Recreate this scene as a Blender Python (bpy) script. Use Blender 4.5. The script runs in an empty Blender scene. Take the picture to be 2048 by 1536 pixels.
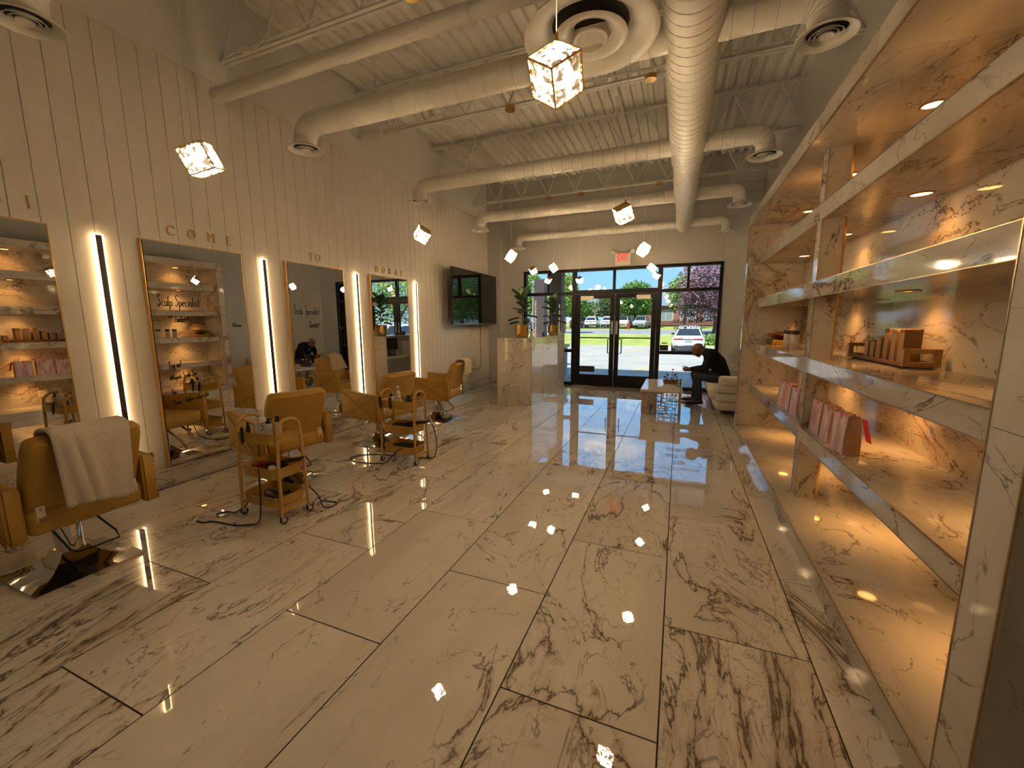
import bpy, bmesh, math, random
from mathutils import Vector, Matrix, Euler
random.seed(7)
S = bpy.context.scene
COL = S.collection
PI = math.pi
rad = math.radians

# ------------------------------------------------------------------ camera
CAM_H = 1.485
def cam_axes(p, yaw, roll):
    f = Vector((-math.sin(yaw)*math.cos(p), math.cos(yaw)*math.cos(p), -math.sin(p)))
    r = Vector((math.cos(yaw), math.sin(yaw), 0))
    u = r.cross(f)
    return r*math.cos(roll)+u*math.sin(roll), u*math.cos(roll)-r*math.sin(roll), f
cr, cu, cf = cam_axes(0.14838, 0.38608, -0.004678)
cam = bpy.data.cameras.new('camera'); cam.sensor_width = 36; cam.sensor_fit = 'HORIZONTAL'
cam.lens = 815.45/2048*36; cam.clip_start = 0.02; cam.clip_end = 600
camo = bpy.data.objects.new('camera', cam); COL.objects.link(camo)
camo.matrix_world = Matrix(((cr.x, cu.x, -cf.x, 0), (cr.y, cu.y, -cf.y, 0), (cr.z, cu.z, -cf.z, CAM_H), (0, 0, 0, 1)))
S.camera = camo

# ------------------------------------------------------------------ colour management, sky, sun
S.view_settings.view_transform = 'Standard'; S.view_settings.look = 'None'
S.view_settings.exposure = 0.0; S.view_settings.gamma = 1.0; S.view_settings.use_curve_mapping = False
try:
    S.cycles.use_denoising = True
    S.cycles.sample_clamp_indirect = 6.0
    S.cycles.caustics_reflective = False; S.cycles.caustics_refractive = False
    S.cycles.max_bounces = 8; S.cycles.glossy_bounces = 4; S.cycles.diffuse_bounces = 4
    S.cycles.use_adaptive_sampling = True; S.cycles.adaptive_threshold = .015
    S.cycles.transparent_max_bounces = 16
except Exception: pass
W = bpy.data.worlds.new('sky'); S.world = W; W.use_nodes = True
nt = W.node_tree; nt.nodes.clear()
def N(nt, t, **kw):
    n = nt.nodes.new(t)
    for k, v in kw.items():
        if k.startswith('i_'): n.inputs[k[2:].replace('_', ' ')].default_value = v
        else: setattr(n, k, v)
    return n
def ramp(nt, stops, interp='LINEAR'):
    n = nt.nodes.new('ShaderNodeValToRGB'); n.color_ramp.interpolation = interp
    e = n.color_ramp.elements
    while len(e) < len(stops): e.new(0.5)
    for el, (p, c) in zip(e, stops):
        el.position = p; el.color = (*c, 1) if len(c) == 3 else c
    return n
L = nt.links.new
tc = N(nt, 'ShaderNodeTexCoord'); sx = N(nt, 'ShaderNodeSeparateXYZ'); L(tc.outputs['Generated'], sx.inputs[0])
g = ramp(nt, [(0.0, (.30, .28, .25)), (.49, (.36, .44, .50)), (.52, (.24, .43, .60)), (.62, (.13, .34, .62)), (1, (.07, .20, .50))])
mr = N(nt, 'ShaderNodeMapRange'); mr.inputs[1].default_value = -1; mr.inputs[2].default_value = 1
L(sx.outputs['Z'], mr.inputs[0]); L(mr.outputs[0], g.inputs[0])
mp = N(nt, 'ShaderNodeMapping'); mp.inputs['Scale'].default_value = (1, 1, 3.2); L(tc.outputs['Generated'], mp.inputs[0])
cn = N(nt, 'ShaderNodeTexNoise', i_Scale=3.0, i_Detail=7.0, i_Roughness=.58); L(mp.outputs[0], cn.inputs['Vector'])
cr_ = ramp(nt, [(.53, (0, 0, 0)), (.68, (1, 1, 1))]); L(cn.outputs[0], cr_.inputs[0])
mx = N(nt, 'ShaderNodeMixRGB'); mx.inputs[2].default_value = (.62, .63, .64, 1)
L(cr_.outputs[0], mx.inputs[0]); L(g.outputs[0], mx.inputs[1])
bg = N(nt, 'ShaderNodeBackground', i_Strength=2.2); L(mx.outputs[0], bg.inputs[0])
wo = N(nt, 'ShaderNodeOutputWorld'); L(bg.outputs[0], wo.inputs[0])
sun = bpy.data.lights.new('sun', 'SUN'); sun.energy = 8.0; sun.angle = rad(.6); sun.color = (1, .95, .86)
suno = bpy.data.objects.new('sun', sun); COL.objects.link(suno)
suno.rotation_euler = Vector((.22, .46, -.86)).to_track_quat('-Z', 'Y').to_euler()

# ------------------------------------------------------------------ light levels (used by the lamps' own builders)
PENDANT_E = 178.0; LED_E = 8.5; SPOT_W = 11.0
C_PEND = (1.0, .70, .38); C_LED = (1.0, .66, .32); C_SPOT = (1.0, .46, .115)

# ------------------------------------------------------------------ materials
MATS = {}
def mat(name, col=(.8, .8, .8), rough=.5, metal=0.0, spec=.5, emit=None, es=1.0, coat=0.0, alpha=1.0, trans=0.0, ior=1.45):
    if name in MATS: return MATS[name]
    m = bpy.data.materials.new(name); m.use_nodes = True; MATS[name] = m
    b = m.node_tree.nodes['Principled BSDF']
    b.inputs['Base Color'].default_value = (*col, 1); b.inputs['Roughness'].default_value = rough
    b.inputs['Metallic'].default_value = metal; b.inputs['Specular IOR Level'].default_value = spec
    b.inputs['Coat Weight'].default_value = coat; b.inputs['Alpha'].default_value = alpha
    b.inputs['Transmission Weight'].default_value = trans; b.inputs['IOR'].default_value = ior
    if emit: b.inputs['Emission Color'].default_value = (*emit, 1); b.inputs['Emission Strength'].default_value = es
    return m
def noisy(name, c1, c2, scale=20, rough=.5, bump=0.0, bscale=None, metal=0.0, detail=4.0, stretch=(1, 1, 1), spec=.5, coat=0.0, lo=.35, hi=.65, rnd=False):
    """two-colour noise material with a little relief"""
    if name in MATS: return MATS[name]
    m = mat(name, c1, rough, metal, spec, coat=coat); t = m.node_tree; b = t.nodes['Principled BSDF']
    tc = N(t, 'ShaderNodeTexCoord'); mp = N(t, 'ShaderNodeMapping'); mp.inputs['Scale'].default_value = stretch
    t.links.new(tc.outputs['Object'], mp.inputs[0])
    vec = mp.outputs[0]
    if rnd:
        oi = N(t, 'ShaderNodeObjectInfo'); ad = N(t, 'ShaderNodeVectorMath', operation='ADD')
        sc = N(t, 'ShaderNodeMath', operation='MULTIPLY'); sc.inputs[1].default_value = 57.0
        t.links.new(oi.outputs['Random'], sc.inputs[0]); t.links.new(vec, ad.inputs[0]); t.links.new(sc.outputs[0], ad.inputs[1]); vec = ad.outputs[0]
    n = N(t, 'ShaderNodeTexNoise', i_Scale=scale, i_Detail=detail); t.links.new(vec, n.inputs['Vector'])
    r = ramp(t, [(lo, c1), (hi, c2)]); t.links.new(n.outputs[0], r.inputs[0]); t.links.new(r.outputs[0], b.inputs['Base Color'])
    if bump:
        n2 = N(t, 'ShaderNodeTexNoise', i_Scale=bscale or scale*3, i_Detail=3.0); t.links.new(vec, n2.inputs['Vector'])
        bp = N(t, 'ShaderNodeBump', i_Strength=bump, i_Distance=.004); t.links.new(n2.outputs[0], bp.inputs['Height']); t.links.new(bp.outputs[0], b.inputs['Normal'])
    return m
def marble(name, base=(.80, .77, .72), base2=(.70, .66, .60), vein=(.060, .045, .035), gold=(.30, .19, .07), scale=1.0, rough=.05, amount=1.0, wave=0.0, rot=(0, 0, .7), cloud=.05):
    if name in MATS: return MATS[name]
    m = mat(name, base, rough, spec=.6); t = m.node_tree; b = t.nodes['Principled BSDF']; K = t.links.new
    tc = N(t, 'ShaderNodeTexCoord'); oi = N(t, 'ShaderNodeObjectInfo')
    off = N(t, 'ShaderNodeCombineXYZ')
    for i, k in enumerate((37.0, 91.0, 53.0)):
        q = N(t, 'ShaderNodeMath', operation='MULTIPLY'); q.inputs[1].default_value = k; K(oi.outputs['Random'], q.inputs[0]); K(q.outputs[0], off.inputs[i])
    mp = N(t, 'ShaderNodeMapping'); mp.inputs['Rotation'].default_value = rot; mp.inputs['Scale'].default_value = (scale, scale*.42, scale*.8)
    K(tc.outputs['Object'], mp.inputs[0])
    ad = N(t, 'ShaderNodeVectorMath', operation='ADD'); K(mp.outputs[0], ad.inputs[0]); K(off.outputs[0], ad.inputs[1])
    def noise(sc, det, dist, r=.58):
        n = N(t, 'ShaderNodeTexNoise', i_Scale=sc, i_Detail=det, i_Distortion=dist, i_Roughness=r); K(ad.outputs[0], n.inputs['Vector']); return n.outputs[0]
    def ridge(src, width):
        a = N(t, 'ShaderNodeMath', operation='SUBTRACT'); a.inputs[1].default_value = .5; K(src, a.inputs[0])
        c = N(t, 'ShaderNodeMath', operation='ABSOLUTE'); K(a.outputs[0], c.inputs[0])
        r = N(t, 'ShaderNodeMapRange', interpolation_type='SMOOTHSTEP'); r.inputs[1].default_value = 0; r.inputs[2].default_value = width; r.inputs[3].default_value = 1; r.inputs[4].default_value = 0
        K(c.outputs[0], r.inputs[0]); return r.outputs[0]
    def step(src, lo, hi):
        r = N(t, 'ShaderNodeMapRange', interpolation_type='SMOOTHSTEP'); r.inputs[1].default_value = lo; r.inputs[2].default_value = hi; K(src, r.inputs[0]); return r.outputs[0]
    def mul(a, c):
        n = N(t, 'ShaderNodeMath', operation='MULTIPLY'); K(a, n.inputs[0])
        if isinstance(c, float): n.inputs[1].default_value = c
        else: K(c, n.inputs[1])
        return n.outputs[0]
    def mixc(fac, c1, c2):
        n = N(t, 'ShaderNodeMixRGB'); K(fac, n.inputs[0])
        for i, c in ((1, c1), (2, c2)):
            if isinstance(c, tuple): n.inputs[i].default_value = (*c, 1)
            else: K(c, n.inputs[i])
        return n.outputs[0]
    big = noise(.9, 3.0, .6); n1 = noise(2.3, 7.0, 1.1); n2 = noise(5.2, 7.0, 1.7); n3 = noise(1.5, 5.0, 2.2)
    c = mixc(step(noise(1.6, 5.0, .5), .38, .68), base, base2)
    mask = step(big, .51, .65)
    c = mixc(mul(mul(ridge(n1, cloud), mask), .60*amount), c, gold)
    c = mixc(mul(mul(ridge(n3, .007), step(n2, .40, .60)), .75*amount), c, vein)
    c = mixc(mul(mul(ridge(n2, .016), mask), .70*amount), c, vein)
    c = mixc(mul(mul(ridge(n1, .011), step(big, .42, .56)), .95*amount), c, vein)
    K(c, b.inputs['Base Color'])
    if wave:
        n = N(t, 'ShaderNodeTexNoise', i_Scale=5.0, i_Detail=1.0); K(tc.outputs['Object'], n.inputs['Vector'])
        bp = N(t, 'ShaderNodeBump', i_Strength=wave, i_Distance=.01); K(n.outputs[0], bp.inputs['Height']); K(bp.outputs[0], b.inputs['Normal'])
    return m
def glassy(name, tint=(.92, .95, .95), refl=1.0, rough=0.0):
    """thin pane: see-through with a Fresnel reflection"""
    if name in MATS: return MATS[name]
    m = bpy.data.materials.new(name); m.use_nodes = True; MATS[name] = m
    t = m.node_tree; t.nodes.clear(); K = t.links.new
    tr = N(t, 'ShaderNodeBsdfTransparent'); tr.inputs[0].default_value = (*tint, 1)
    gl = N(t, 'ShaderNodeBsdfGlossy'); gl.inputs['Roughness'].default_value = rough
    fr = N(t, 'ShaderNodeFresnel', i_IOR=1.5); mu = N(t, 'ShaderNodeMath', operation='MULTIPLY'); mu.inputs[1].default_value = refl; K(fr.outputs[0], mu.inputs[0])
    mi = N(t, 'ShaderNodeMixShader'); K(mu.outputs[0], mi.inputs[0]); K(tr.outputs[0], mi.inputs[1]); K(gl.outputs[0], mi.inputs[2])
    o = N(t, 'ShaderNodeOutputMaterial'); K(mi.outputs[0], o.inputs[0]); return m

m_floor = marble('floor_marble', base=(.84, .79, .72), base2=(.72, .66, .58), vein=(.075, .046, .027), gold=(.33, .20, .075), scale=.85, rough=.012, wave=.05, amount=.92)
m_floor.node_tree.nodes['Principled BSDF'].inputs['Coat Weight'].default_value = 1.0
m_floor.node_tree.nodes['Principled BSDF'].inputs['Coat IOR'].default_value = 1.75
m_floor.node_tree.nodes['Principled BSDF'].inputs['Coat Roughness'].default_value = .008
m_shelf = marble('shelf_marble', base=(.58, .545, .50), base2=(.45, .40, .34), vein=(.075, .042, .020), amount=1.0, cloud=.13, scale=.9, rough=.06, gold=(.26, .145, .05), rot=(.3, .5, .6))
m_desk = marble('desk_marble', base=(.82, .78, .71), base2=(.72, .67, .60), amount=.75, scale=1.0, rough=.05, rot=(.4, .4, .5))
m_bin = marble('bin_marble', base=(.84, .80, .74), base2=(.80, .76, .70), vein=(.03, .02, .015), scale=2.4, cloud=.03, rough=.35, amount=1.1, rot=(.5, .2, .9))
m_grout = noisy('grout_brown', (.030, .018, .010), (.045, .028, .016), 60, .95)
m_wall_shaded = noisy('wall_paint_shaded', (.50, .485, .46), (.47, .455, .43), 2, .75, bump=.06, bscale=60)  # same white paint as wall_paint, shade away from the daylight put into its colour
m_board = noisy('board_paint', (.80, .74, .66), (.77, .71, .63), 3, .30, bump=.05, bscale=14, stretch=(1, 1, .2), rnd=True)
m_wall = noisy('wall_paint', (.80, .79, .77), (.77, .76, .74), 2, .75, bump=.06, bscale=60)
m_block = noisy('block_paint', (.58, .57, .55), (.55, .54, .52), 8, .7, bump=.15, bscale=90, rnd=True)
m_deck = noisy('deck_white', (.86, .84, .79), (.80, .78, .73), 2.5, .55, stretch=(1, .2, 1))
m_steel = noisy('white_steel', (.84, .82, .76), (.78, .76, .70), 6, .5)
m_duct = noisy('duct_white', (.86, .83, .76), (.82, .79, .72), 4, .28)
m_darkgap = mat('dark_gap', (.02, .018, .015), .8)
m_gold = noisy('brushed_gold', (.78, .52, .18), (.66, .42, .13), 30, .22, metal=1.0, stretch=(1, 1, .1))
m_goldp = noisy('gold_frame_paint', (.70, .46, .16), (.60, .38, .12), 20, .3, metal=.7)
m_chrome = mat('chrome', (.80, .80, .80), .06, 1.0)
m_leather = noisy('mustard_leather', (.45, .26, .050), (.39, .222, .042), 9, .40, bump=.12, bscale=170, rnd=True)
m_stitch = mat('mustard_seam', (.33, .18, .04), .5)
m_cart = noisy('mustard_enamel', (.55, .335, .080), (.50, .30, .07), 6, .38)
m_black = noisy('black_plastic', (.012, .012, .013), (.02, .02, .021), 12, .38)
m_cord = mat('black_cord', (.015, .013, .013), .5)
m_frame = noisy('black_anodised', (.005, .005, .006), (.009, .009, .010), 8, .5, spec=.2)
m_mirror = mat('mirror_silver', (.93, .95, .95), .0, 1.0)
m_towel = noisy('towel_cotton', (.62, .55, .45), (.52, .45, .36), 160, .95, bump=.7, bscale=240)
m_towel2 = noisy('towel_peach', (.66, .55, .42), (.58, .48, .36), 160, .95, bump=.6, bscale=240)
m_white = mat('white_plastic', (.75, .73, .70), .4)
m_screen = mat('tv_glass', (.006, .006, .008), .03, spec=.6)
m_ink = mat('marker_ink', (.012, .010, .012), .6)
m_glass = glassy('storefront_glass')
m_cream = noisy('cream_boucle', (.66, .61, .53), (.60, .55, .47), 60, .9, bump=.35, bscale=160)
m_outlet = mat('outlet_ivory', (.76, .70, .60), .45)
# ------------------------------------------------------------------ mesh helpers
def rot_to(d):
    return Vector(d).to_track_quat('Z', 'Y').to_matrix()
class MB:
    def __init__(s): s.v = []; s.f = []; s.m = []
    def add(s, vs, fs, mi=0, M=None):
        o = len(s.v)
        s.v += [tuple(M @ Vector(v)) if M else tuple(v) for v in vs]
        s.f += [tuple(i+o for i in f) for f in fs]; s.m += [mi]*len(fs); return s
    def box(s, x0, x1, y0, y1, z0, z1, mi=0, M=None):
        v = [(x, y, z) for z in (z0, z1) for y in (y0, y1) for x in (x0, x1)]
        return s.add(v, [(0, 2, 3, 1), (4, 5, 7, 6), (0, 1, 5, 4), (2, 6, 7, 3), (0, 4, 6, 2), (1, 3, 7, 5)], mi, M)
    def rbox(s, c, size, r=.02, seg=3, M=None, mi=0):
        bm = bmesh.new(); bmesh.ops.create_cube(bm, size=1.0)
        for v in bm.verts: v.co = Vector((v.co.x*size[0], v.co.y*size[1], v.co.z*size[2]))
        bmesh.ops.bevel(bm, geom=bm.edges[:], offset=min(r, min(size)*.49), segments=seg, profile=.5, affect='EDGES')
        T = Matrix.Translation(c); T = (M @ T) if M else T
        s.add([v.co for v in bm.verts], [[v.index for v in f.verts] for f in bm.faces] if not bm.verts.index_update() else [], mi, T)
        bm.free(); return s
    def prism(s, poly, a0, a1, axis='Y', mi=0, M=None):
        n = len(poly)
        def P(p, a):
            return {'Y': (p[0], a, p[1]), 'X': (a, p[0], p[1]), 'Z': (p[0], p[1], a)}[axis]
        v = [P(p, a0) for p in poly]+[P(p, a1) for p in poly]
        fs = [tuple(range(n))[::-1], tuple(range(n, 2*n))]+[(i, (i+1) % n, n+(i+1) % n, n+i) for i in range(n)]
        return s.add(v, fs, mi, M)
    def loft(s, rings, cap=True, closed=True, mi=0, M=None):
        n = len(rings[0]); v = [p for r in rings for p in r]; fs = []
        for k in range(len(rings)-1):
            for i in range(n if closed else n-1):
                j = (i+1) % n; fs.append((k*n+i, k*n+j, (k+1)*n+j, (k+1)*n+i))
        if cap: fs += [tuple(range(n))[::-1], tuple((len(rings)-1)*n+i for i in range(n))]
        return s.add(v, fs, mi, M)
    def tube(s, path, r, n=8, mi=0, M=None, closed=False):
        P = [Vector(p) for p in path]; rs = r if isinstance(r, (list, tuple)) else [r]*len(P)
        rings = []; up = None
        for i, p in enumerate(P):
            d = (P[(i+1) % len(P)]-P[i-1]) if (closed or 0 < i < len(P)-1) else (P[1]-P[0] if i == 0 else P[-1]-P[-2])
            d.normalize()
            if up is None: up = d.orthogonal().normalized()
            up = (up-d*up.dot(d)).normalized() if (up-d*up.dot(d)).length > 1e-6 else d.orthogonal().normalized()
            w = d.cross(up)
            rings.append([p+(up*math.cos(2*PI*k/n)+w*math.sin(2*PI*k/n))*rs[i] for k in range(n)])
        if closed: rings.append(rings[0])
        return s.loft(rings, cap=not closed, mi=mi, M=M)
    def cyl(s, p0, p1, r0, r1=None, n=16, mi=0, M=None):
        return s.tube([p0, p1], [r0, r0 if r1 is None else r1], n, mi, M)
    def lathe(s, prof, n=24, c=(0, 0, 0), mi=0, M=None, cap=True):
        rings = [[(c[0]+r*math.cos(2*PI*k/n), c[1]+r*math.sin(2*PI*k/n), c[2]+z) for k in range(n)] for r, z in prof]
        return s.loft(rings, cap=cap, mi=mi, M=M)
    def ball(s, c, r, n=12, mi=0, M=None):
        rr = (r, r, r) if not isinstance(r, (tuple, list)) else r
        h = n//2; rings = []
        for i in range(1, h):
            a = PI*i/h
            rings.append([(c[0]+rr[0]*math.sin(a)*math.cos(2*PI*k/n), c[1]+rr[1]*math.sin(a)*math.sin(2*PI*k/n), c[2]-rr[2]*math.cos(a)) for k in range(n)])
        return s.loft(rings, mi=mi, M=M)
    def mesh(s, name, mats, smooth=None):
        me = bpy.data.meshes.new(name); me.from_pydata(s.v, [], s.f)
        for m in (mats if isinstance(mats, (list, tuple)) else [mats]): me.materials.append(m)
        if any(s.m): me.polygons.foreach_set('material_index', s.m)
        me.validate(); me.update()
        bm = bmesh.new(); bm.from_mesh(me); bmesh.ops.recalc_face_normals(bm, faces=bm.faces[:]); bm.to_mesh(me); bm.free()
        if smooth:
            me.shade_smooth(); me.set_sharp_from_angle(angle=rad(smooth))
        return me
    def build(s, name, mats, parent=None, smooth=None, loc=None, rot=None):
        return put(name, s.mesh(name, mats, smooth), parent, loc, rot)
def put(name, me, parent=None, loc=None, rot=None):
    o = bpy.data.objects.new(name, me); COL.objects.link(o)
    if parent is not None: o.parent = parent
    if loc is not None: o.location = loc
    if rot is not None: o.rotation_euler = rot
    return o
def tag(o, label, cat, group=None):
    o['label'] = label; o['category'] = cat
    if group: o['group'] = group
    return o
def thing(name, label, cat, loc=(0, 0, 0), rotz=0.0, group=None):
    o = bpy.data.objects.new(name, None); COL.objects.link(o); o.empty_display_size = .1
    o.location = loc; o.rotation_euler = (0, 0, rotz)
    return tag(o, label, cat, group)
def struct(o, label=None):
    o['kind'] = 'structure'
    if label: o['label'] = label
    return o
def sbox(name, x0, x1, y0, y1, z0, z1, m, parent=None):
    """box whose origin sits at its centre"""
    c = ((x0+x1)/2, (y0+y1)/2, (z0+z1)/2); h = ((x1-x0)/2, (y1-y0)/2, (z1-z0)/2)
    return MB().box(-h[0], h[0], -h[1], h[1], -h[2], h[2]).build(name, m, parent, loc=c)
_bc = {}
def cbox(name, x0, x1, y0, y1, z0, z1, m, parent=None):
    """like sbox but alike pieces share their mesh"""
    k = (round(x1-x0, 4), round(y1-y0, 4), round(z1-z0, 4), m.name)
    if k not in _bc:
        _bc[k] = MB().box(-k[0]/2, k[0]/2, -k[1]/2, k[1]/2, -k[2]/2, k[2]/2).mesh(name, m)
    return put(name, _bc[k], parent, ((x0+x1)/2, (y0+y1)/2, (z0+z1)/2))
def dup(root, loc, rotz=None, label=None, group=None, cat=None):
    def cp(o, par):
        c = o.copy(); COL.objects.link(c); c.parent = par
        for ch in [x for x in bpy.data.objects if x.parent is o]: cp(ch, c)
        return c
    r = cp(root, None); r.location = loc
    if rotz is not None: r.rotation_euler = (0, 0, rotz)
    if label: r['label'] = label
    if group: r['group'] = group
    return r
def text_mesh(txt, size, depth=.002, shear=0.0, bold=0.0, space=1.0, align='LEFT'):
    """flat lettering in the XY plane, extruded along Z, as plain verts/faces"""
    c = bpy.data.curves.new('lettering', 'FONT'); c.body = txt; c.size = size; c.extrude = depth; c.shear = shear
    c.offset = bold; c.space_character = space; c.align_x = align; c.align_y = 'BOTTOM_BASELINE' if False else 'CENTER'; c.resolution_u = 3
    o = bpy.data.objects.new('lettering', c); COL.objects.link(o)
    dg = bpy.context.evaluated_depsgraph_get(); dg.update()
    me = bpy.data.meshes.new_from_object(o.evaluated_get(dg))
    v = [tuple(q.co) for q in me.vertices]; f = [tuple(p.vertices) for p in me.polygons]
    bpy.data.objects.remove(o); bpy.data.curves.remove(c); bpy.data.meshes.remove(me)
    return v, f
# strokes for handwriting and simple marks: polylines per glyph in a unit box (x to the right, y up)
def arc(cx, cy, rx, ry, a0, a1, n=9): return [(cx+rx*math.cos(rad(a0+(a1-a0)*i/n)), cy+ry*math.sin(rad(a0+(a1-a0)*i/n))) for i in range(n+1)]
GLY = {
 'a': (.5, [arc(.22, .2, .2, .2, 60, 400), [(.42, .4), (.42, .06), (.52, 0)]]), 'b': (.5, [[(.08, .85), (.06, 0)], arc(.25, .2, .19, .2, 180, -180)]),
 'c': (.42, [arc(.24, .2, .2, .2, 50, 310)]), 'd': (.5, [arc(.22, .2, .2, .2, 60, 400), [(.44, .85), (.42, .05), (.5, 0)]]),
 'e': (.45, [[(.06, .2), (.38, .24)]+arc(.22, .2, .18, .2, 15, 310)]), 'g': (.48, [arc(.22, .2, .19, .2, 60, 400), [(.41, .38), (.4, -.2), (.25, -.34), (.08, -.25)]]),
 'h': (.5, [[(.08, .85), (.06, 0)], [(.07, .25), (.25, .4), (.4, .3), (.42, 0)]]), 'i': (.22, [[(.1, .38), (.1, .04), (.18, 0)], [(.1, .55), (.11, .58)]]),
 'l': (.22, [[(.1, .85), (.08, .06), (.18, 0)]]), 'm': (.72, [[(.06, .4), (.06, 0)], [(.06, .28), (.2, .4), (.3, .3), (.32, 0)], [(.32, .28), (.46, .4), (.58, .3), (.62, 0)]]),
 'n': (.5, [[(.06, .4), (.06, 0)], [(.06, .26), (.24, .4), (.4, .3), (.42, 0)]]), 'o': (.46, [arc(.22, .2, .19, .2, 0, 360)]),
 'p': (.5, [[(.07, .4), (.05, -.35)], arc(.25, .2, .19, .2, 180, -180)]), 'r': (.36, [[(.06, .4), (.06, 0)], [(.06, .25), (.18, .38), (.32, .36)]]),
 's': (.38, [[(.32, .36), (.16, .4), (.06, .3), (.3, .14), (.24, 0), (.04, .03)]]), 't': (.32, [[(.15, .7), (.13, .05), (.26, 0)], [(0, .42), (.3, .44)]]),
 'u': (.48, [[(.06, .4), (.07, .08), (.22, 0), (.38, .1), (.4, .4), (.41, .04), (.5, 0)]]), 'y': (.45, [[(.05, .4), (.22, .06)], [(.4, .4), (.12, -.34)]]),
 'S': (.62, [[(.56, .86), (.40, 1.0), (.16, .92), (.12, .72), (.34, .55), (.5, .38), (.46, .12), (.24, 0), (.02, .1)]]),
 'A': (.6, [[(.02, 0), (.28, .95), (.54, 0)], [(.12, .36), (.46, .38)]]), 'B': (.55, [[(.06, 0), (.08, .95)], [(.04, .9), (.36, .92), (.42, .7), (.1, .5), (.46, .42), (.46, .12), (.04, 0)]]),
 'H': (.6, [[(.06, .95), (.05, 0)], [(.5, .95), (.48, 0)], [(.05, .45), (.49, .5)]]), 'T': (.55, [[(.02, .9), (.52, .95)], [(.28, .93), (.24, 0)]]),
 'V': (.55, [[(.02, .9), (.24, 0), (.5, .95)]]), 'W': (.8, [[(.02, .9), (.18, 0), (.36, .62), (.52, 0), (.76, .95)]]),
 '!': (.24, [[(.12, .9), (.1, .28)], [(.1, .06), (.11, .02)]]), '@': (.7, [arc(.33, .36, .14, .16, 0, 360), [(.47, .5), (.48, .22), (.6, .3)]+arc(.34, .36, .3, .38, 0, 320)]),
 '-': (.34, [[(.04, .26), (.28, .28)]]), ':': (.2, [[(.1, .36), (.11, .33)], [(.1, .08), (.11, .05)]]), ' ': (.34, []), '.': (.2, [[(.08, .04), (.1, .02)]]),
 'v': (.42, [[(.04, .4), (.2, 0), (.38, .42)]]), '*': (.5, [[(.24, .2), (.06, .48), (.12, .62), (.24, .5), (.36, .64), (.44, .48), (.24, .2)]]),
}
def scribble(mb, txt, org, right, up, size, w=.004, nrm=(1, 0, 0), slope=0.0):
    """thin flat pen strokes along right/up from org"""
    R_, U_, n_ = Vector(right), Vector(up), Vector(nrm); x = 0.0; o = Vector(org)
    for ch in txt:
        adv, strokes = GLY.get(ch, (.4, []))
        for st in strokes:
            P = [o+R_*((x+px+py*.12)*size)+U_*((py+slope*(x+px))*size) for px, py in st]
            if len(P) < 2: continue
            l_, r_ = [], []
            for i in range(len(P)):
                d = (P[min(i+1, len(P)-1)]-P[max(i-1, 0)])
                if d.length < 1e-7: d = R_.copy()
                d.normalize(); s_ = n_.cross(d)*w*.5
                l_.append(P[i]+s_); r_.append(P[i]-s_)
            k = len(P); mb.add(l_+r_, [(i, i+1, k+i+1, k+i) for i in range(k-1)])
        x += adv+.06
    return x*size
# ================================================================== ROOM SHELL
XL, XR, YF, YB, ZD = -4.43, 1.42, 9.60, -2.6, 4.78     # left wall, right wall, storefront, wall behind, roof deck
UNIT_Y = (1.31, 6.27)                                   # run of the shelving along the right wall
PT = 3.87                                               # top of the boarding
floor = struct(MB().box(XL, XR, YB, YF+.25, -.06, -.0022).build('floor', m_grout), 'polished cream marble tile floor with dark veins')
TW, TL, G_ = .6127, 1.247, .0034
XG0 = .0047
k = 0
for c in range(-8, 2):
    x0, x1 = XG0+c*TW, XG0+(c+1)*TW
    if c == 1: x1 = .78
    if c == -8: x0, x1 = -4.30, XG0-7*TW
    if x1-x0 < .03: continue
    y = (1.973 if c % 2 == 0 else 1.350)-4*TL
    while y < YF:
        a, b = max(y, YB), min(y+TL, YF)
        if b-a > .05:
            cbox('tile', x0+G_, x1-G_, a+G_, b-G_, -.012, 0, m_floor, floor)
        y += TL
for ya, yb in ((YB, UNIT_Y[0]), (UNIT_Y[1], YF)):
    y = ya
    while y < yb-.02:
        b = min(y+TL, yb); cbox('tile', .78+G_, XR-.003, y+G_, b-G_, -.012, 0, m_floor, floor); y = b
# ---- left wall: backing, tongue boards up to PT, painted wall above, marble ledge at the foot
wl = struct(MB().box(XL-.15, XL-.014, YB, YF+.25, -.05, ZD+.2).build('wall_left', m_wall), 'white boarded left wall carrying the mirrors')
y = 1.474-.152*26
me_board = None
while y < YF-.25:
    y1 = min(y+.152, YF-.25)
    if y1-y > .04: cbox('board', XL-.016, XL, y+.0022, y1-.0022, .15, PT, m_board, wl)
    y += .152
sbox('top_batten', XL-.016, XL+.004, YB, YF-.25, PT, PT+.012, m_board, wl)
ledge = struct(MB().box(XL-.01, -4.31, YB, YF-.25, 0, .147).build('trim_1', m_grout), 'low marble ledge along the foot of the boarded wall')
y = 1.973-3*TL-.4
while y < YF-.25:
    a, b = max(y, YB), min(y+TL, YF-.25)
    if b-a > .06:
        cbox('face_tile', -4.312, -4.30, a+.001, b-.001, .0, .145, m_shelf, ledge)
        cbox('top_tile', XL, -4.30, a+.001, b-.001, .146, .156, m_shelf, ledge)
    y += TL
# ---- right wall and the wall behind the camera
wr = struct(MB().box(XR, XR+.15, YB, YF+.25, -.05, ZD+.2).build('wall_right', m_wall), 'plain white right wall above and beyond the shelving')
wb = struct(MB().box(XL-.15, XR+.15, YB-.15, YB, -.05, ZD+.2).build('wall_back', m_wall), 'plain wall behind the viewer')
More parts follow.
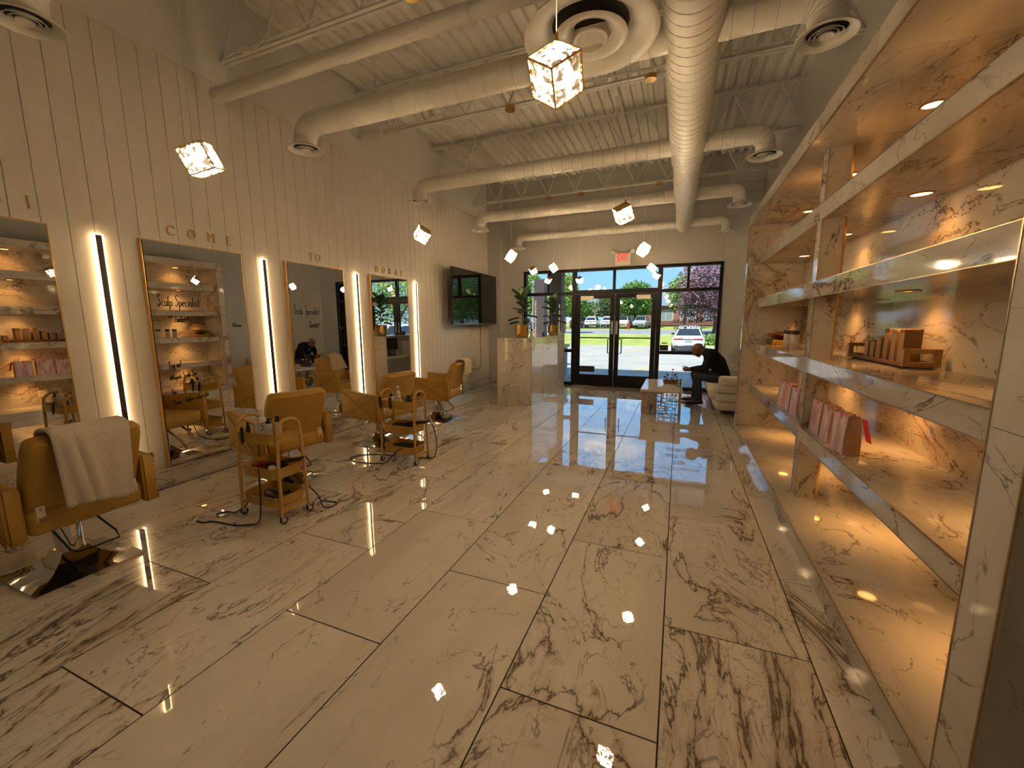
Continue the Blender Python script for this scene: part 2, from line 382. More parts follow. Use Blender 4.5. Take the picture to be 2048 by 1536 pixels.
# ---- storefront wall: painted wall around the glazing, block pier on the right
SX0, SX1, SZ1 = -3.57, .785, 2.715
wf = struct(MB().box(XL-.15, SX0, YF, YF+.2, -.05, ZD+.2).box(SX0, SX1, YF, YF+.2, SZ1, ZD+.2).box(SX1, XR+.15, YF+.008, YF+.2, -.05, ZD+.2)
            .build('wall_front', m_wall_shaded), 'painted front wall around the black storefront')
for r in range(24):
    z0 = r*.2; xs = [SX1, SX1+.2, SX1+.6, XR] if r % 2 else [SX1, SX1+.4, XR]
    for a, b in zip(xs, xs[1:]):
        cbox('block', a+.003, b-.003, YF, YF+.02, z0+.003, min(z0+.197, ZD), m_block, wf)
pil = struct(MB().box(XL-.01, -4.11, YF-.25, YF+.02, 0, ZD).build('trim_2', m_wall_shaded), 'boxed white corner pilaster beside the storefront')
sbox('plinth_tile', XL, -4.105, YF-.262, YF-.25, 0, .145, m_shelf, pil)
# ---- ceiling: fluted steel deck in sheets, open web joists
ceil = struct(MB().box(XL-.15, XR+.15, YB-.15, YF+.25, ZD+.045, ZD+.25).build('ceiling', m_deck), 'exposed white fluted steel roof deck')
sheet = MB(); P = []; w = .15
for i in range(6):
    x = i*w; P += [(x, .04), (x+.05, .04), (x+.062, 0), (x+.138, 0), (x+.15, .04)] if i == 5 else [(x, .04), (x+.05, .04), (x+.062, 0), (x+.138, 0)]
for ya, yb in ((YB, 3.1), (3.1, 9.7)):
    sh = MB(); n = len(P)
    sh.add([(p[0], ya, p[1]) for p in P]+[(p[0], yb-.01, p[1]) for p in P], [(i, i+1, n+i+1, n+i) for i in range(n-1)])
    me = sh.mesh('deck_sheet', m_deck)
    x = XL
    while x < XR:
        put('deck_sheet', me, ceil, (x, 0, ZD)); x += .905
def joist(y, label):
    j = thing('roof_joist', label, 'joist', (0, y, 4.1), group='white open web roof joists')
    for z, nm in ((0, 'bottom_chord'), (.60, 'top_chord')):
        MB().box(XL, XR, -.045, -.008, z-.003, z+.003).box(XL, XR, -.011, -.005, z, z+.04).box(XL, XR, .008, .045, z-.003, z+.003).box(XL, XR, .005, .011, z, z+.04).build(nm, m_steel, j)
    n = 10; step = (XR-XL)/n; bar = {}
    for i in range(n):
        for s in (0, 1):
            x0 = XL+step*i+(step/2 if s else 0)
            p0, p1 = ((x0, 0, .02), (x0+step/2, 0, .60))
            if s: p0, p1 = ((x0, 0, .60), (x0+step/2, 0, .02))
            if s not in bar: bar[s] = MB().cyl((0, 0, p0[2]), (step/2, 0, p1[2]), .013, n=6).mesh('web_bar', m_steel, 40)
            put('web_bar', bar[s], j, (x0, 0, 0))
    return j
for y, l in ((-.75, 'roof joist over the viewer, mostly out of view'), (1.2, 'roof joist carrying the two nearest pendant lamps'), (3.15, 'roof joist over the large round ceiling diffuser'),
             (5.05, 'roof joist with a conduit between the second and third cross ducts'), (7.05, 'roof joist just beyond the third cross duct'), (8.6, 'roof joist nearest the storefront wall')):
    joist(y, l)
# conduits tied to two joists, with a junction box at the left end
for y, lab in ((3.08, 'thin white conduit with a box, tied along the joist at upper left'), (4.98, 'thin white conduit with a box, tied along the middle joist')):
    c = thing('conduit_run', lab, 'conduit', (XL, y, 4.16))
    MB().tube([(.10, 0, .02), (.35, 0, -.05), (.6, 0, -.04), (1.2, 0, -.035), (1.35, 0, .0), (1.8, 0, .09), (2.6, 0, .11), (3.2, 0, .0), (5.6, 0, -.03)], .011, 6).build('pipe', m_steel, c, 40)
    MB().rbox((.42, 0, -.05), (.12, .09, .05), .008, 1).build('junction_box', m_steel, c)
    MB().tube([(.12, -.02, -.09), (.28, -.02, -.06), (.55, -.02, -.10), (.7, -.02, -.05)], .009, 6).build('flexible_cable', m_steel, c, 40)

# ================================================================== STOREFRONT
win = thing('window_1', 'black framed storefront glazing around the entrance doors', 'window'); del win['category']; struct(win)
fy0, fy1 = YF-.03, YF+.09
def bar_(nm, x0, x1, z0, z1, par=win, m=m_frame, y0=fy0, y1=fy1): return sbox(nm, x0, x1, y0, y1, z0, z1, m, par)
bar_('jamb', SX0, SX0+.06, 0, SZ1); bar_('jamb', SX1-.06, SX1, 0, SZ1)
bar_('head', SX0+.06, SX1-.06, SZ1-.06, SZ1)
bar_('post', -2.36, -2.27, 0, SZ1-.06); bar_('post', -.47, -.38, 0, SZ1-.06)
bar_('transom', SX0+.06, -2.36, 2.13, 2.20); bar_('transom', -2.27, -.47, 2.13, 2.23); bar_('transom', -.38, SX1-.06, 2.13, 2.20)
for x, a, b in ((-2.94, 2.20, SZ1-.06), (-1.405, 2.23, SZ1-.06), (.135, 2.20, SZ1-.06)): bar_('mullion', x-.025, x+.025, a, b)
for a, b in ((SX0+.06, -2.36), (-.38, SX1-.06)):
    bar_('rail', a, b, .79, .86); bar_('sill', a, b, 0, .07)
def pane(x0, x1, z0, z1, par=win): return sbox('pane', x0, x1, YF+.025, YF+.031, z0, z1, m_glass, par)
for x0, x1 in ((SX0+.06, -2.965), (-2.915, -2.36), (-.38, .11), (.16, SX1-.06)): pane(x0, x1, 2.20, SZ1-.06)
for x0, x1 in ((-2.27, -1.43), (-1.38, -.47)): pane(x0, x1, 2.23, SZ1-.06)
for a, b in ((SX0+.06, -2.36), (-.38, SX1-.06)): pane(a, b, .86, 2.13); pane(a, b, .07, .79)
# doors: two glazed leaves
for n, (x0, x1, hs, lab) in enumerate(((-2.265, -1.375, 1, 'left glass entrance door leaf with black frame'), (-1.365, -.475, -1, 'right glass entrance door leaf with black frame'))):
    d = thing('door_%d' % (n+1), lab, 'door', (0, 0, 0)); del d['category']; struct(d)
    y0, y1 = YF, YF+.045
    sl = x0; sr = x1
    bar_('stile', x0, x0+.10, .012, 2.125, d, y0=y0, y1=y1); bar_('stile', x1-.10, x1, .012, 2.125, d, y0=y0, y1=y1)
    bar_('top_rail', x0+.10, x1-.10, 2.03, 2.125, d, y0=y0, y1=y1); bar_('bottom_rail', x0+.10, x1-.10, .012, .27, d, y0=y0, y1=y1)
    sbox('pane', x0+.10, x1-.10, YF+.018, YF+.024, .27, 2.03, m_glass, d)
    ym = YF-.06
    pb = MB().cyl((x0+.05, ym, 1.14), (x1-.05, ym, 1.14), .013, n=10).cyl((x0+.07, ym, 1.14), (x0+.07, YF, 1.14), .012, n=8).cyl((x1-.07, ym, 1.14), (x1-.07, YF, 1.14), .012, n=8).build('push_bar', m_steel if False else m_frame, d, 40)
    xh = x1-.05 if hs == 1 else x0+.05; dx = -.10 if hs == 1 else .10
    MB().tube([(xh, YF+.05, 1.12), (xh, YF+.10, 1.12), (xh+dx, YF+.10, 1.10), (xh+dx, YF+.10, .78), (xh, YF+.10, .76), (xh, YF+.05, .76)], .013, 8).build('pull_handle', m_frame, d, 40)
    cx = x0+.27 if n == 0 else x1-.28
    cl = MB().rbox((cx, YF-.05, 2.04), (.30, .06, .10), .012, 2).build('closer', m_outlet, d)
    MB().box(cx-.22, cx+.16, YF-.055, YF-.035, 2.10, 2.115).build('closer_arm', m_frame, cl)
    sbox('decal_strip', (x1-.075) if hs == 1 else (x0+.02), (x1-.03) if hs == 1 else (x0+.065), YF-.002, YF, 1.22, 1.52, mat('decal_grey', (.35, .35, .35), .5), d)
    sbox('kick_decal', x0+.10 if n == 0 else x0+.30, x0+.46 if n == 0 else x0+.40, YF+.014, YF+.017, .33 if n == 0 else .2, .47 if n == 0 else .215, m_black if n == 0 else m_outlet, d)
MB().box(-2.3, -.44, YF-.06, YF+.10, 0, .012).build('threshold', m_chrome, win)
# lettering on the right hand pane, readable from the street, so mirrored from in here
let = MB()
for txt, z, s in (('JAPANESE SCALP SPA', 1.80, .118), ('MEETS', 1.645, .112), ('ROYAL  DUBAI', 1.505, .115), ('TREATMENTS', 1.365, .112)):
    v, f = text_mesh(txt, s, .0005, space=1.12, bold=.002, align='CENTER')
    let.add([(.155-x*.70, YF+.022-zz, z+yy) for x, yy, zz in v], f)
let.build('window_lettering', mat('lettering_black', (.02, .02, .02), .5), win)
sbox('hours_decal', -.375, -.20, YF+.019, YF+.0235, .87, .99, m_black, win)
sbox('small_decal', -.34, -.22, YF+.019, YF+.0235, 1.02, 1.045, m_white, win)
# door mat
tag(MB().rbox((-1.30, 9.27, .006), (1.22, .46, .012), .005, 1).build('door_mat', noisy('mat_brown', (.10, .075, .055), (.14, .10, .075), 90, .95, bump=.5)), 'dark brown door mat inside the glass doors', 'mat')
# exit sign
ex = thing('exit_sign', 'white exit sign with red letters and two lamp heads', 'sign', (-1.225, YF, 2.87))
MB().rbox((0, -.035, 0), (.34, .06, .26), .012, 2).build('housing', m_white, ex)
v, f = text_mesh('EXIT', .22, .002, bold=.004, align='CENTER')
MB().add([(x*.52, -.067-z, y+.03) for x, y, z in v], f).build('letters', mat('exit_red', (.8, .04, .03), .5, emit=(1, .05, .03), es=.9), ex)
for s in (-1, 1):
    MB().cyl((s*.12, -.04, .12), (s*.21, -.05, .18), .012, n=8).lathe([(.02, 0), (.045, .03), (.05, .07), (.045, .075)], 14, M=Matrix.Translation((s*.21, -.05, .18)) @ Matrix.Rotation(rad(115), 4, 'X') @ Matrix.Rotation(s*.5, 4, 'Z')).build('lamp_head', m_white, ex, 40)
# ================================================================== DUCTWORK
DZ = 3.43
def duct_rings(mb, p0, p1, r, pitch=.12):
    p0, p1 = Vector(p0), Vector(p1); d = (p1-p0); n = max(1, int(d.length/pitch)); d.normalize()
    for i in range(1, n):
        c = p0+d*(i*pitch); mb.tube([c-d*.004, c, c+d*.004], [r+.0005, r+.004, r+.0005], 20)
def diffuser(par, c, R, name='diffuser'):
    d = MB()
    d.lathe([(R*.55, .05), (R*.62, .045), (R*.98, .012), (R, .004), (R*.985, 0), (R*.70, .016), (R*.66, .03), (R*.60, .05)], 36, c, cap=False).build(name, m_duct, par, 50)
    MB().lathe([(R*.66, .035), (.001, .036)], 24, c, cap=False).build('throat', m_darkgap, par)
    for q, (a, b) in enumerate(((.56, .47), (.41, .32), (.25, .02))):
        MB().lathe([(R*a, .004), (R*a*.99, .0), (R*b, .018), (R*b, .022), (R*a, .008)], 30, c, cap=q == 2).build('cone_ring', m_duct, par, 50)
tr_ = thing('trunk_duct', 'large white spiral trunk duct running toward the storefront', 'duct', (0, 0, 0))
for y0, y1, r in ((-2.3, 5.6, .185), (5.6, 7.4, .165), (7.4, 9.35, .142)):
    MB().cyl((-.01, y0, DZ), (-.01, y1, DZ), r, n=40).build('duct_section', m_duct, tr_, 50)
    q = MB(); duct_rings(q, (-.01, y0, DZ), (-.01, y1, DZ), r, .105); q.build('seam_rings', m_duct, tr_, 50)['kind'] = 'stuff'
    MB().cyl((-.01, y0-.05, DZ), (-.01, y0+.05, DZ), r+.012, n=40).build('collar', m_duct, tr_, 50)
def branch(y, r, lab, xl=-3.55, xr=.74, R=.165):
    b = thing('branch_duct', lab, 'duct', (0, y, 0), group='white cross ducts with round diffusers')
    k = r*1.3
    path = [(xl, 0, 3.24), (xl, 0, DZ-k)]+[(xl+k-k*math.cos(a), 0, DZ-k+k*math.sin(a)) for a in (PI/8, PI/4, 3*PI/8)]+[(xl+k, 0, DZ), (xr-k, 0, DZ)]
    path += [(xr-k+k*math.sin(a), 0, DZ-k+k*math.cos(a)) for a in (PI/8, PI/4, 3*PI/8)]+[(xr, 0, DZ-k), (xr, 0, 3.24)]
    MB().tube(path, r, 28).build('duct_run', m_duct, b, 50)
    q = MB(); duct_rings(q, (xl+k, 0, DZ), (xr-k, 0, DZ), r, .125)
    for s, x in ((1, xl), (-1, xr)):
        for a in (PI/16, 3*PI/16, 5*PI/16, 7*PI/16):
            c = Vector((x+s*(k-k*math.cos(a)), 0, DZ-k+k*math.sin(a))); t = Vector((s*math.sin(a), 0, math.cos(a))); q.tube([c-t*.004, c, c+t*.004], [r+.0005, r+.004, r+.0005], 20)
    q.build('seam_rings', m_duct, b, 50)['kind'] = 'stuff'
    diffuser(b, (xl, 0, 3.20), R); diffuser(b, (xr, 0, 3.20), R)
    for x in (xl+.9, xl+2.6): MB().cyl((x, 0, DZ+r), (x, 0, ZD), .003, n=5).build('hanger_wire', m_steel, b)
branch(3.29, .105, 'cross duct nearest the viewer, behind the large round diffuser')
branch(5.25, .092, 'second cross duct, ahead of the middle pendant lamps')
branch(7.20, .090, 'third cross duct, above the television')
branch(9.20, .080, 'farthest cross duct, close to the storefront wall')
branch(1.38, .105, 'cross duct above the viewer, only its left diffuser in view', xl=-3.56)
# large concentric ceiling diffuser
bd = thing('round_ceiling_diffuser', 'very large round white ceiling diffuser with nested cones', 'diffuser', (-.625, 2.90, 3.285))
MB().lathe([(.16, .16), (.20, .12), (.27, .075), (.41, .03), (.425, .008), (.41, 0), (.36, .006), (.30, .03), (.255, .075), (.20, .12)], 56, cap=False).build('outer_cone', m_duct, bd, 60)
MB().lathe([(.25, .085), (.001, .09)], 40, cap=False).build('throat', m_darkgap, bd)
MB().lathe([(.235, .012), (.225, .0), (.19, .005), (.135, .035), (.105, .07), (.10, .072), (.13, .045), (.20, .02)], 48, cap=False).build('middle_cone', m_duct, bd, 60)
MB().lathe([(.11, .0), (.105, -.008), (.09, -.006), (.085, .002), (.04, .004), (.001, .004)], 40).build('centre_disc', m_duct, bd, 60)
MB().tube([(0, 0, .10), (0, .10, .16), (0, .30, .16)], [.15, .12, .09], 30).build('neck', m_duct, bd, 50)
# plain capped pipe hung near the first joist
pp = thing('capped_pipe', 'plain white capped pipe slung below the joist at upper left', 'pipe', (0, 2.90, 3.62))
MB().cyl((-4.16, -.04, 0), (1.3, .06, .105), .062, n=24).build('pipe', m_duct, pp, 50)
MB().lathe([(.066, 0), (.067, .11), (.05, .122), (.001, .125)], 24, M=Matrix.Translation((-4.06, -.04, 0)) @ Matrix.Rotation(-PI/2, 4, 'Y')).build('end_cap', m_duct, pp, 50)
for x in (-3.98, -1.45):
    MB().tube([(x, -.04+.06*math.cos(a), .06*math.sin(a)) for a in [2*PI*i/16 for i in range(16)]], .006, 6, closed=True).cyl((x, -.04, .06), (x, -.04, 1.16), .004, n=5).build('hanger', m_steel, pp, 40)
# short drop pipe and sprinkler pipe
sp = thing('sprinkler_pipe', 'thin white sprinkler pipe with a short drop under the deck', 'pipe', (0, 0, 0))
MB().tube([(-.95, 5.3, 4.62), (-.95, 6.1, 4.62), (-.95, 6.2, 4.55), (-.95, 6.2, 4.30)], .022, 8).build('pipe', m_steel, sp, 40)
MB().cyl((-.95, 5.2, 4.64), (-.95, 9.55, 4.64), .016, n=8).build('branch_pipe', m_steel, sp, 40)

# ================================================================== PENDANT LAMPS
def crystal_mat():
    m = bpy.data.materials.new('lit_crystal'); m.use_nodes = True; t = m.node_tree; K = t.links.new; b = t.nodes['Principled BSDF']
    b.inputs['Base Color'].default_value = (.9, .85, .7, 1); b.inputs['Roughness'].default_value = .08
    tc = N(t, 'ShaderNodeTexCoord'); oi = N(t, 'ShaderNodeObjectInfo'); q = N(t, 'ShaderNodeMath', operation='MULTIPLY'); q.inputs[1].default_value = 13.0; K(oi.outputs['Random'], q.inputs[0])
    ad = N(t, 'ShaderNodeVectorMath', operation='ADD'); K(tc.outputs['Object'], ad.inputs[0]); K(q.outputs[0], ad.inputs[1])
    n = N(t, 'ShaderNodeTexNoise', i_Scale=34.0, i_Detail=3.0, i_Distortion=1.4); K(ad.outputs[0], n.inputs['Vector'])
    n2 = N(t, 'ShaderNodeTexNoise', i_Scale=95.0, i_Detail=2.0, i_Distortion=.8); K(ad.outputs[0], n2.inputs['Vector'])
    r = ramp(t, [(.40, (.0004, .0004, .0004)), (.50, (.0010, .0010, .0010)), (.525, (.0030, .0030, .0030)), (.545, (1, 1, 1))]); K(n.outputs[0], r.inputs[0])
    r2 = ramp(t, [(.42, (.0, .0, .0)), (.60, (.0016, .0016, .0016))]); K(n2.outputs[0], r2.inputs[0])
    a2 = N(t, 'ShaderNodeMath', operation='ADD'); K(r.outputs[0], a2.inputs[0]); K(r2.outputs[0], a2.inputs[1])
    s = N(t, 'ShaderNodeMath', operation='MULTIPLY'); s.inputs[1].default_value = PENDANT_E*1.75; K(a2.outputs[0], s.inputs[0])
    b.inputs['Emission Color'].default_value = (*C_PEND, 1); K(s.outputs[0], b.inputs['Emission Strength']); return m
m_cry = crystal_mat()
A_ = .1
cry = MB(); h = A_/4-.0018
cry.add([(-h, -h, 0), (h, -h, 0), (h, h, 0), (-h, h, 0), (-h*.62, -h*.62, .006), (h*.62, -h*.62, .006), (h*.62, h*.62, .006), (-h*.62, h*.62, .006)], [(0, 3, 2, 1), (4, 5, 6, 7), (0, 1, 5, 4), (1, 2, 6, 5), (2, 3, 7, 6), (3, 0, 4, 7)])
me_cry = cry.mesh('crystal', m_cry)
fb = MB(); e = .0022; H_ = A_/2
for a in (-1, 1):
    for b in (-1, 1):
        fb.box(-H_, H_, a*H_-e, a*H_+e, b*H_-e, b*H_+e).box(a*H_-e, a*H_+e, -H_, H_, b*H_-e, b*H_+e).box(a*H_-e, a*H_+e, b*H_-e, b*H_+e, -H_, H_)
me_frame = fb.mesh('cube_frame', m_gold)
me_plate = MB().box(-H_+e, H_-e, -H_+e, H_-e, H_-.004, H_-.001).mesh('cap_plate', m_gold)
me_can = MB().lathe([(.062, 0), (.062, .045), (.05, .05)], 24).mesh('canopy', m_gold, 40)
FACES = []
for ax in range(3):
    for sg in (-1, 1):
        if ax == 2 and sg == 1: continue
        FACES.append((ax, sg))
def pendant(x, y, z, eul, lab, yc=None, zc=4.045):
    p = thing('pendant_lamp', lab, 'lamp', (x, y, z), group='crystal cube pendant lamps')
    if len(eul) == 1:      # hung by a corner, one crystal face turned by eul[0] from the room's length
        R0 = Vector((1, 1, 1)).rotation_difference(Vector((0, 0, 1))).to_matrix(); nx = R0 @ Vector((1, 0, 0))
        E3 = (Matrix.Rotation(rad(eul[0])-math.atan2(nx.y, nx.x), 3, 'Z') @ R0).to_euler()
    else: E3 = Euler([rad(a) for a in eul])
    Mr = E3.to_matrix()
    put('cube_frame', me_frame, p, rot=E3); put('cap_plate', me_plate, p, rot=E3)
    for ax, sg in FACES:
        n = Vector([sg if i == ax else 0 for i in range(3)])
        u = Vector([1 if i == (ax+1) % 3 else 0 for i in range(3)]); v = n.cross(u)
        for i in (-1, 1):
            for j in (-1, 1):
                c = n*(H_-.004)+u*(i*A_/4)+v*(j*A_/4)
                Q = Mr @ Matrix((u, v, n)).transposed()
                put('crystal', me_cry, p, Mr @ c, Q.to_euler())
    top = max((Mr @ Vector((a*H_, b*H_, c*H_)) for a in (-1, 1) for b in (-1, 1) for c in (-1, 1)), key=lambda q: q.z)
    ct = Mr @ Vector((0, 0, H_)); tp = top if abs(top.z-ct.z) > .03 else ct
    MB().cyl(tp, tp+Vector((0, 0, .018)), .006, .004, 8).build('stem', m_gold, p)
    MB().cyl(tp, (tp.x, tp.y, zc-z), .0016, n=5).build('cable', m_steel, p)
    put('canopy', me_can, p, (tp.x, tp.y, zc-z))
    return p
CORNER = (54.7, 0, 45)
for x, y, z, eu, lab in (
    (-.352, 1.2, 2.165, (-82,), 'largest crystal cube lamp, in front of the round ceiling diffuser'),
    (-1.885, 1.2, 2.165, (14, -20, 30), 'crystal cube lamp hanging before the boarded wall above the mirrors'),
    (-2.085, 3.1, 2.24, (38, 22, 55), 'crystal cube lamp hanging left of the television'),
    (-.405, 3.1, 2.245, (28, -25, 18), 'crystal cube lamp high up beside the trunk duct'),
    (-.42, 5.0, 2.30, (-70,), 'crystal cube lamp just right of the exit sign'),
    (-2.04, 5.0, 2.33, (-40,), 'crystal cube lamp right of the television, under the far diffuser'),
    (-.447, 7.05, 2.345, (30, 30, 44), 'crystal cube lamp with gold top above the right door leaf'),
    (-2.45, 7.05, 2.405, (36, -30, 25), 'leftmost crystal cube lamp before the storefront'),
    (-2.075, 7.05, 2.43, (-95,), 'crystal cube lamp over the second potted plant'),
    (-.457, 8.6, 2.39, (35, 20, 35), 'lower of the two crystal cube lamps above the right door leaf'),
    (-2.65, 8.6, 2.39, (32, 32, 12), 'lowest crystal cube lamp left of the door post'),
    (-1.968, 8.6, 2.365, (22, -28, 50), 'crystal cube lamp before the left door transom pane')):
    pendant(x, y, z, eu, lab)

# ================================================================== MIRRORS, LIGHT BARS, WALL LETTERS
XM = -4.39; MT = 2.235; MBOT = .157
def mirror(y0, y1, lab, notes):
    m = thing('wall_mirror', lab, 'mirror', (XL, (y0+y1)/2, MBOT), group='tall gold framed mirrors')
    h = (y1-y0)/2; H = MT-MBOT; d = XM-XL
    MB().box(.004, d-.003, -h+.012, h-.012, .006, H-.012).build('backing', m_black, m)
    MB().box(d-.003, d, -h+.008, h-.008, .004, H-.008).build('mirror_glass', m_mirror, m)
    for s in (-1, 1): MB().box(.002, d+.002, s*h-.008, s*h+.0, 0, H).build('frame_side', m_goldp, m)
    MB().box(.002, d+.002, -h, h, H-.008, H).build('frame_top', m_goldp, m)
    if notes:
        for txt, yy, zz, s, sl in notes:
            mb = MB(); scribble(mb, txt, (d+.0012, yy-(y0+y1)/2, zz-MBOT), (0, .46, 0), (0, 0, 1), s, w=.0055 if s < .07 else .007, slope=sl)
            mb.build('handwritten_line', m_ink, m)['kind'] = 'stuff'
    return m
mirror(.75, 1.645, 'tall gold framed mirror at the left edge of the photo', [])
mirror(2.215, 3.105, 'tall gold framed mirror below the letters COME', [
    ('Scalp Specialist.', 2.275, 1.655, .105, .0), ('Amber*', 2.40, 1.505, .075, .03), ('Welcome', 2.935, 1.46, .052, -.01),
    ('Tag us!', 2.30, 1.075, .07, .05), ('@Hayati Scalp Spa', 2.30, .965, .058, .06), ('Tips', 2.30, .835, .05, .03), ('Venmo: Amber-colorstyle', 2.30, .725, .062, .06)])
mirror(3.645, 4.555, 'tall gold framed mirror below the letters TO', [
    ('Scalp Specialist.', 3.70, 1.605, .115, .0), ('Brenda*', 3.92, 1.435, .09, .03), ('Welcome', 4.40, 1.42, .055, -.01),
    ('Tag us!', 3.80, 1.06, .07, .05), ('@Hayati', 3.80, .94, .06, .06), ('Tips', 3.80, .80, .05, .03), ('Venmo:', 3.80, .70, .06, .06)])
mirror(5.095, 6.02, 'tall gold framed mirror below the letters DUBAI', [('Scalp Specialist', 5.20, 1.60, .085, 0), ('Welcome', 5.16, 1.43, .06, 0)])
m_led = mat('led_diffuser', (.9, .85, .7), .4, emit=C_LED, es=LED_E)
m_ledcore = noisy('led_channel', (.035, .028, .02), (.05, .04, .03), 20, .4)
LZ0 = .34
for y, lab in ((1.935, 'lit vertical light bar between the first and second mirrors'), (3.375, 'lit vertical light bar between the COME and TO mirrors'),
               (4.83, 'lit vertical light bar between the TO and DUBAI mirrors'), (6.29, 'lit vertical light bar nearest the television')):
    b = thing('light_bar', lab, 'light', (XL, y, LZ0), group='vertical wall light bars'); H = 2.215-LZ0
    MB().box(0, .029, -.0210, .0210, .012, H-.0065).build('channel', m_ledcore, b)
    for s in (-1, 1): MB().box(.008, .031, .0212 if s > 0 else -.0310, .0310 if s > 0 else -.0212, .0, H).build('led_strip', m_led, b)
    MB().box(.008, .031, -.0212, .0212, H-.0065, H).build('led_cap', m_led, b)
def wall_letters(txt, ys, z, s):
    for ch, y in zip(txt, ys):
        v, f = text_mesh(ch, s*1.05, .006, align='CENTER')
        o = MB().add([(XL+.008+zz, y+xx*.78, z+yy) for xx, yy, zz in v], f).build('wall_letter', m_goldp)
        yield o
NAMES = {}
for word, ys, z, where in (('BI', (1.415, 1.575), 2.365, 'above the leftmost mirror'), ('COME', (2.475, 2.655, 2.835, 3.005), 2.345, 'of the word COME'),
                           ('TO', (4.05, 4.155), 2.335, 'of the word TO'), ('DUBAI', (5.29, 5.445, 5.60, 5.765, 5.90), 2.325, 'of the word DUBAI')):
    for ch, o in zip(word, wall_letters(word, ys, z, .125)):
        tag(o, 'gold wall letter %s %s' % (ch, where), 'letter', 'gold wall letters')
# wall outlet by mirror two, switches and outlet under the television
def outlet(loc, lab, gang=2, cat='outlet'):
    o = thing('wall_outlet', lab, cat, loc)
    w = .045*gang
    MB().rbox((.004, 0, 0), (.008, w+.03, .118), .003, 1).build('cover_plate', m_outlet, o)
    for g_ in range(gang):
        yy = (g_-(gang-1)/2)*.046
        for zz in (-.022, .022):
            MB().rbox((.009, yy, zz), (.003, .033, .028), .001, 1).build('socket', m_outlet, o)
            MB().box(.0105, .0112, yy-.008, yy-.005, zz-.002, zz+.008).box(.0105, .0112, yy+.005, yy+.008, zz-.002, zz+.008).box(.0105, .0112, yy-.002, yy+.002, zz-.010, zz-.006).build('slots', m_black, o)
outlet((XL, 2.085, .265), 'double ivory outlet beside the foot of the COME mirror')
outlet((XL, 8.22, 1.20), 'light switch plate under the television, nearer one', 1, 'switch')
outlet((XL, 8.40, 1.20), 'light switch plate under the television, farther one', 1, 'switch')
outlet((XL, 8.34, .40), 'low wall outlet with the television cord', 1)
# television
tv = thing('television', 'large black wall mounted television beside the corner', 'television', (-4.16, 8.21, 2.03), rotz=0)
MB().rbox((-.03, 0, 0), (.05, 2.08, 1.13), .012, 2).build('casing', m_black, tv)
MB().box(-.006, -.003, -1.032, 1.032, -.55, .555).build('screen', m_screen, tv)
MB().box(-.26, -.055, -.25, .25, -.2, .2).build('wall_bracket', m_black, tv)
MB().box(-.012, -.002, -1.036, 1.036, -.567, -.553).build('bezel_strip', mat('bezel_silver', (.35, .35, .36), .3, 1.0), tv)
TVC = [(XL+.02, 8.86, 1.47), (XL+.012, 8.87, 1.2), (XL+.012, 8.86, .95), (XL+.014, 8.88, .62), (XL+.014, 8.84, .47), (XL+.014, 8.72, .40), (XL+.014, 8.55, .41), (XL+.03, 8.42, .43), (XL+.015, 8.34, .42)]
# thermostat and round sensor on the right wall (seen in the mirrors)
th = thing('thermostat', 'white thermostat on the wall above the sofa', 'thermostat', (XR, 9.30, 1.46)); MB().rbox((-.015, 0, 0), (.03, .17, .12), .006, 2).build('case', m_white, th); MB().box(-.032, -.030, -.05, .03, -.01, .035).build('display', mat('lcd_grey', (.25, .28, .25), .3), th)
tag(MB().lathe([(.045, 0), (.045, .02), (.03, .03)], 20, M=Matrix.Translation((XR, 9.42, 2.42)) @ Matrix.Rotation(-PI/2, 4, 'Y')).build('round_sensor', m_white, None, 40), 'small round white sensor high on the wall above the sofa', 'sensor')
# ================================================================== DISPLAY SHELVING (right)
UX, XS, UY0, UY1, UY2, UY3 = .775, .916, 1.31, 1.45, 6.15, 6.27
YJ = [UY1, 2.55, 3.77, 4.98, UY2]
SH = [(2.215, 2.335), (1.665, 1.780), (1.105, 1.211), (.572, .672)]
BZ, CZ0, CZ1 = .115, 2.69, 2.80
m_trim = noisy('trim_brass', (.46, .36, .20), (.40, .30, .16), 15, .28, metal=1.0)
m_lens = mat('downlight_lens', (1, .9, .75), .4, emit=C_SPOT, es=14.0)
unit = thing('display_shelving', 'tall marble clad display shelving with warm downlights along the right wall', 'shelving', (0, 0, 0))
def tiles_y(par, x0, x1, z0, z1, nm, ya=UY1, yb=UY2, cuts=YJ):
    ys = [ya]+[q for q in cuts if ya+.05 < q < yb-.05]+[yb]
    for a, b in zip(ys, ys[1:]): cbox(nm, x0, x1, a+.001, b-.001, z0, z1, m_shelf, par)
# base
base = sbox('base', UX+.010, XR-.002, UY0+.012, UY3-.012, 0, BZ-.010, m_grout, unit)
def child_abs(par, fn, *a):      # children of parts keep world coordinates
    o = fn(*a); o.location = Vector(o.location)-Vector(par.location); return o
def ctile(par, nm, x0, x1, y0, y1, z0, z1, m=m_shelf):
    o = cbox(nm, x0, x1, y0, y1, z0, z1, m, par); o.location = o.location-par.location; return o
def run_tiles(par, nm, x0, x1, z0, z1, ya=UY1, yb=UY2, m=m_shelf):
    ys = [ya]+[q for q in YJ if ya+.05 < q < yb-.05]+[yb]
    for a, b in zip(ys, ys[1:]): ctile(par, nm, x0, x1, a+.001, b-.001, z0, z1, m)
run_tiles(base, 'riser_tile', UX, UX+.010, .001, BZ-.001, UY0, UY3)
run_tiles(base, 'top_tile', UX+.010, XR-.003, BZ-.010, BZ, UY1, UY2)
ctile(base, 'edge_trim', UX-.002, UX+.002, UY0, UY3, BZ-.004, BZ+.001, m_trim)
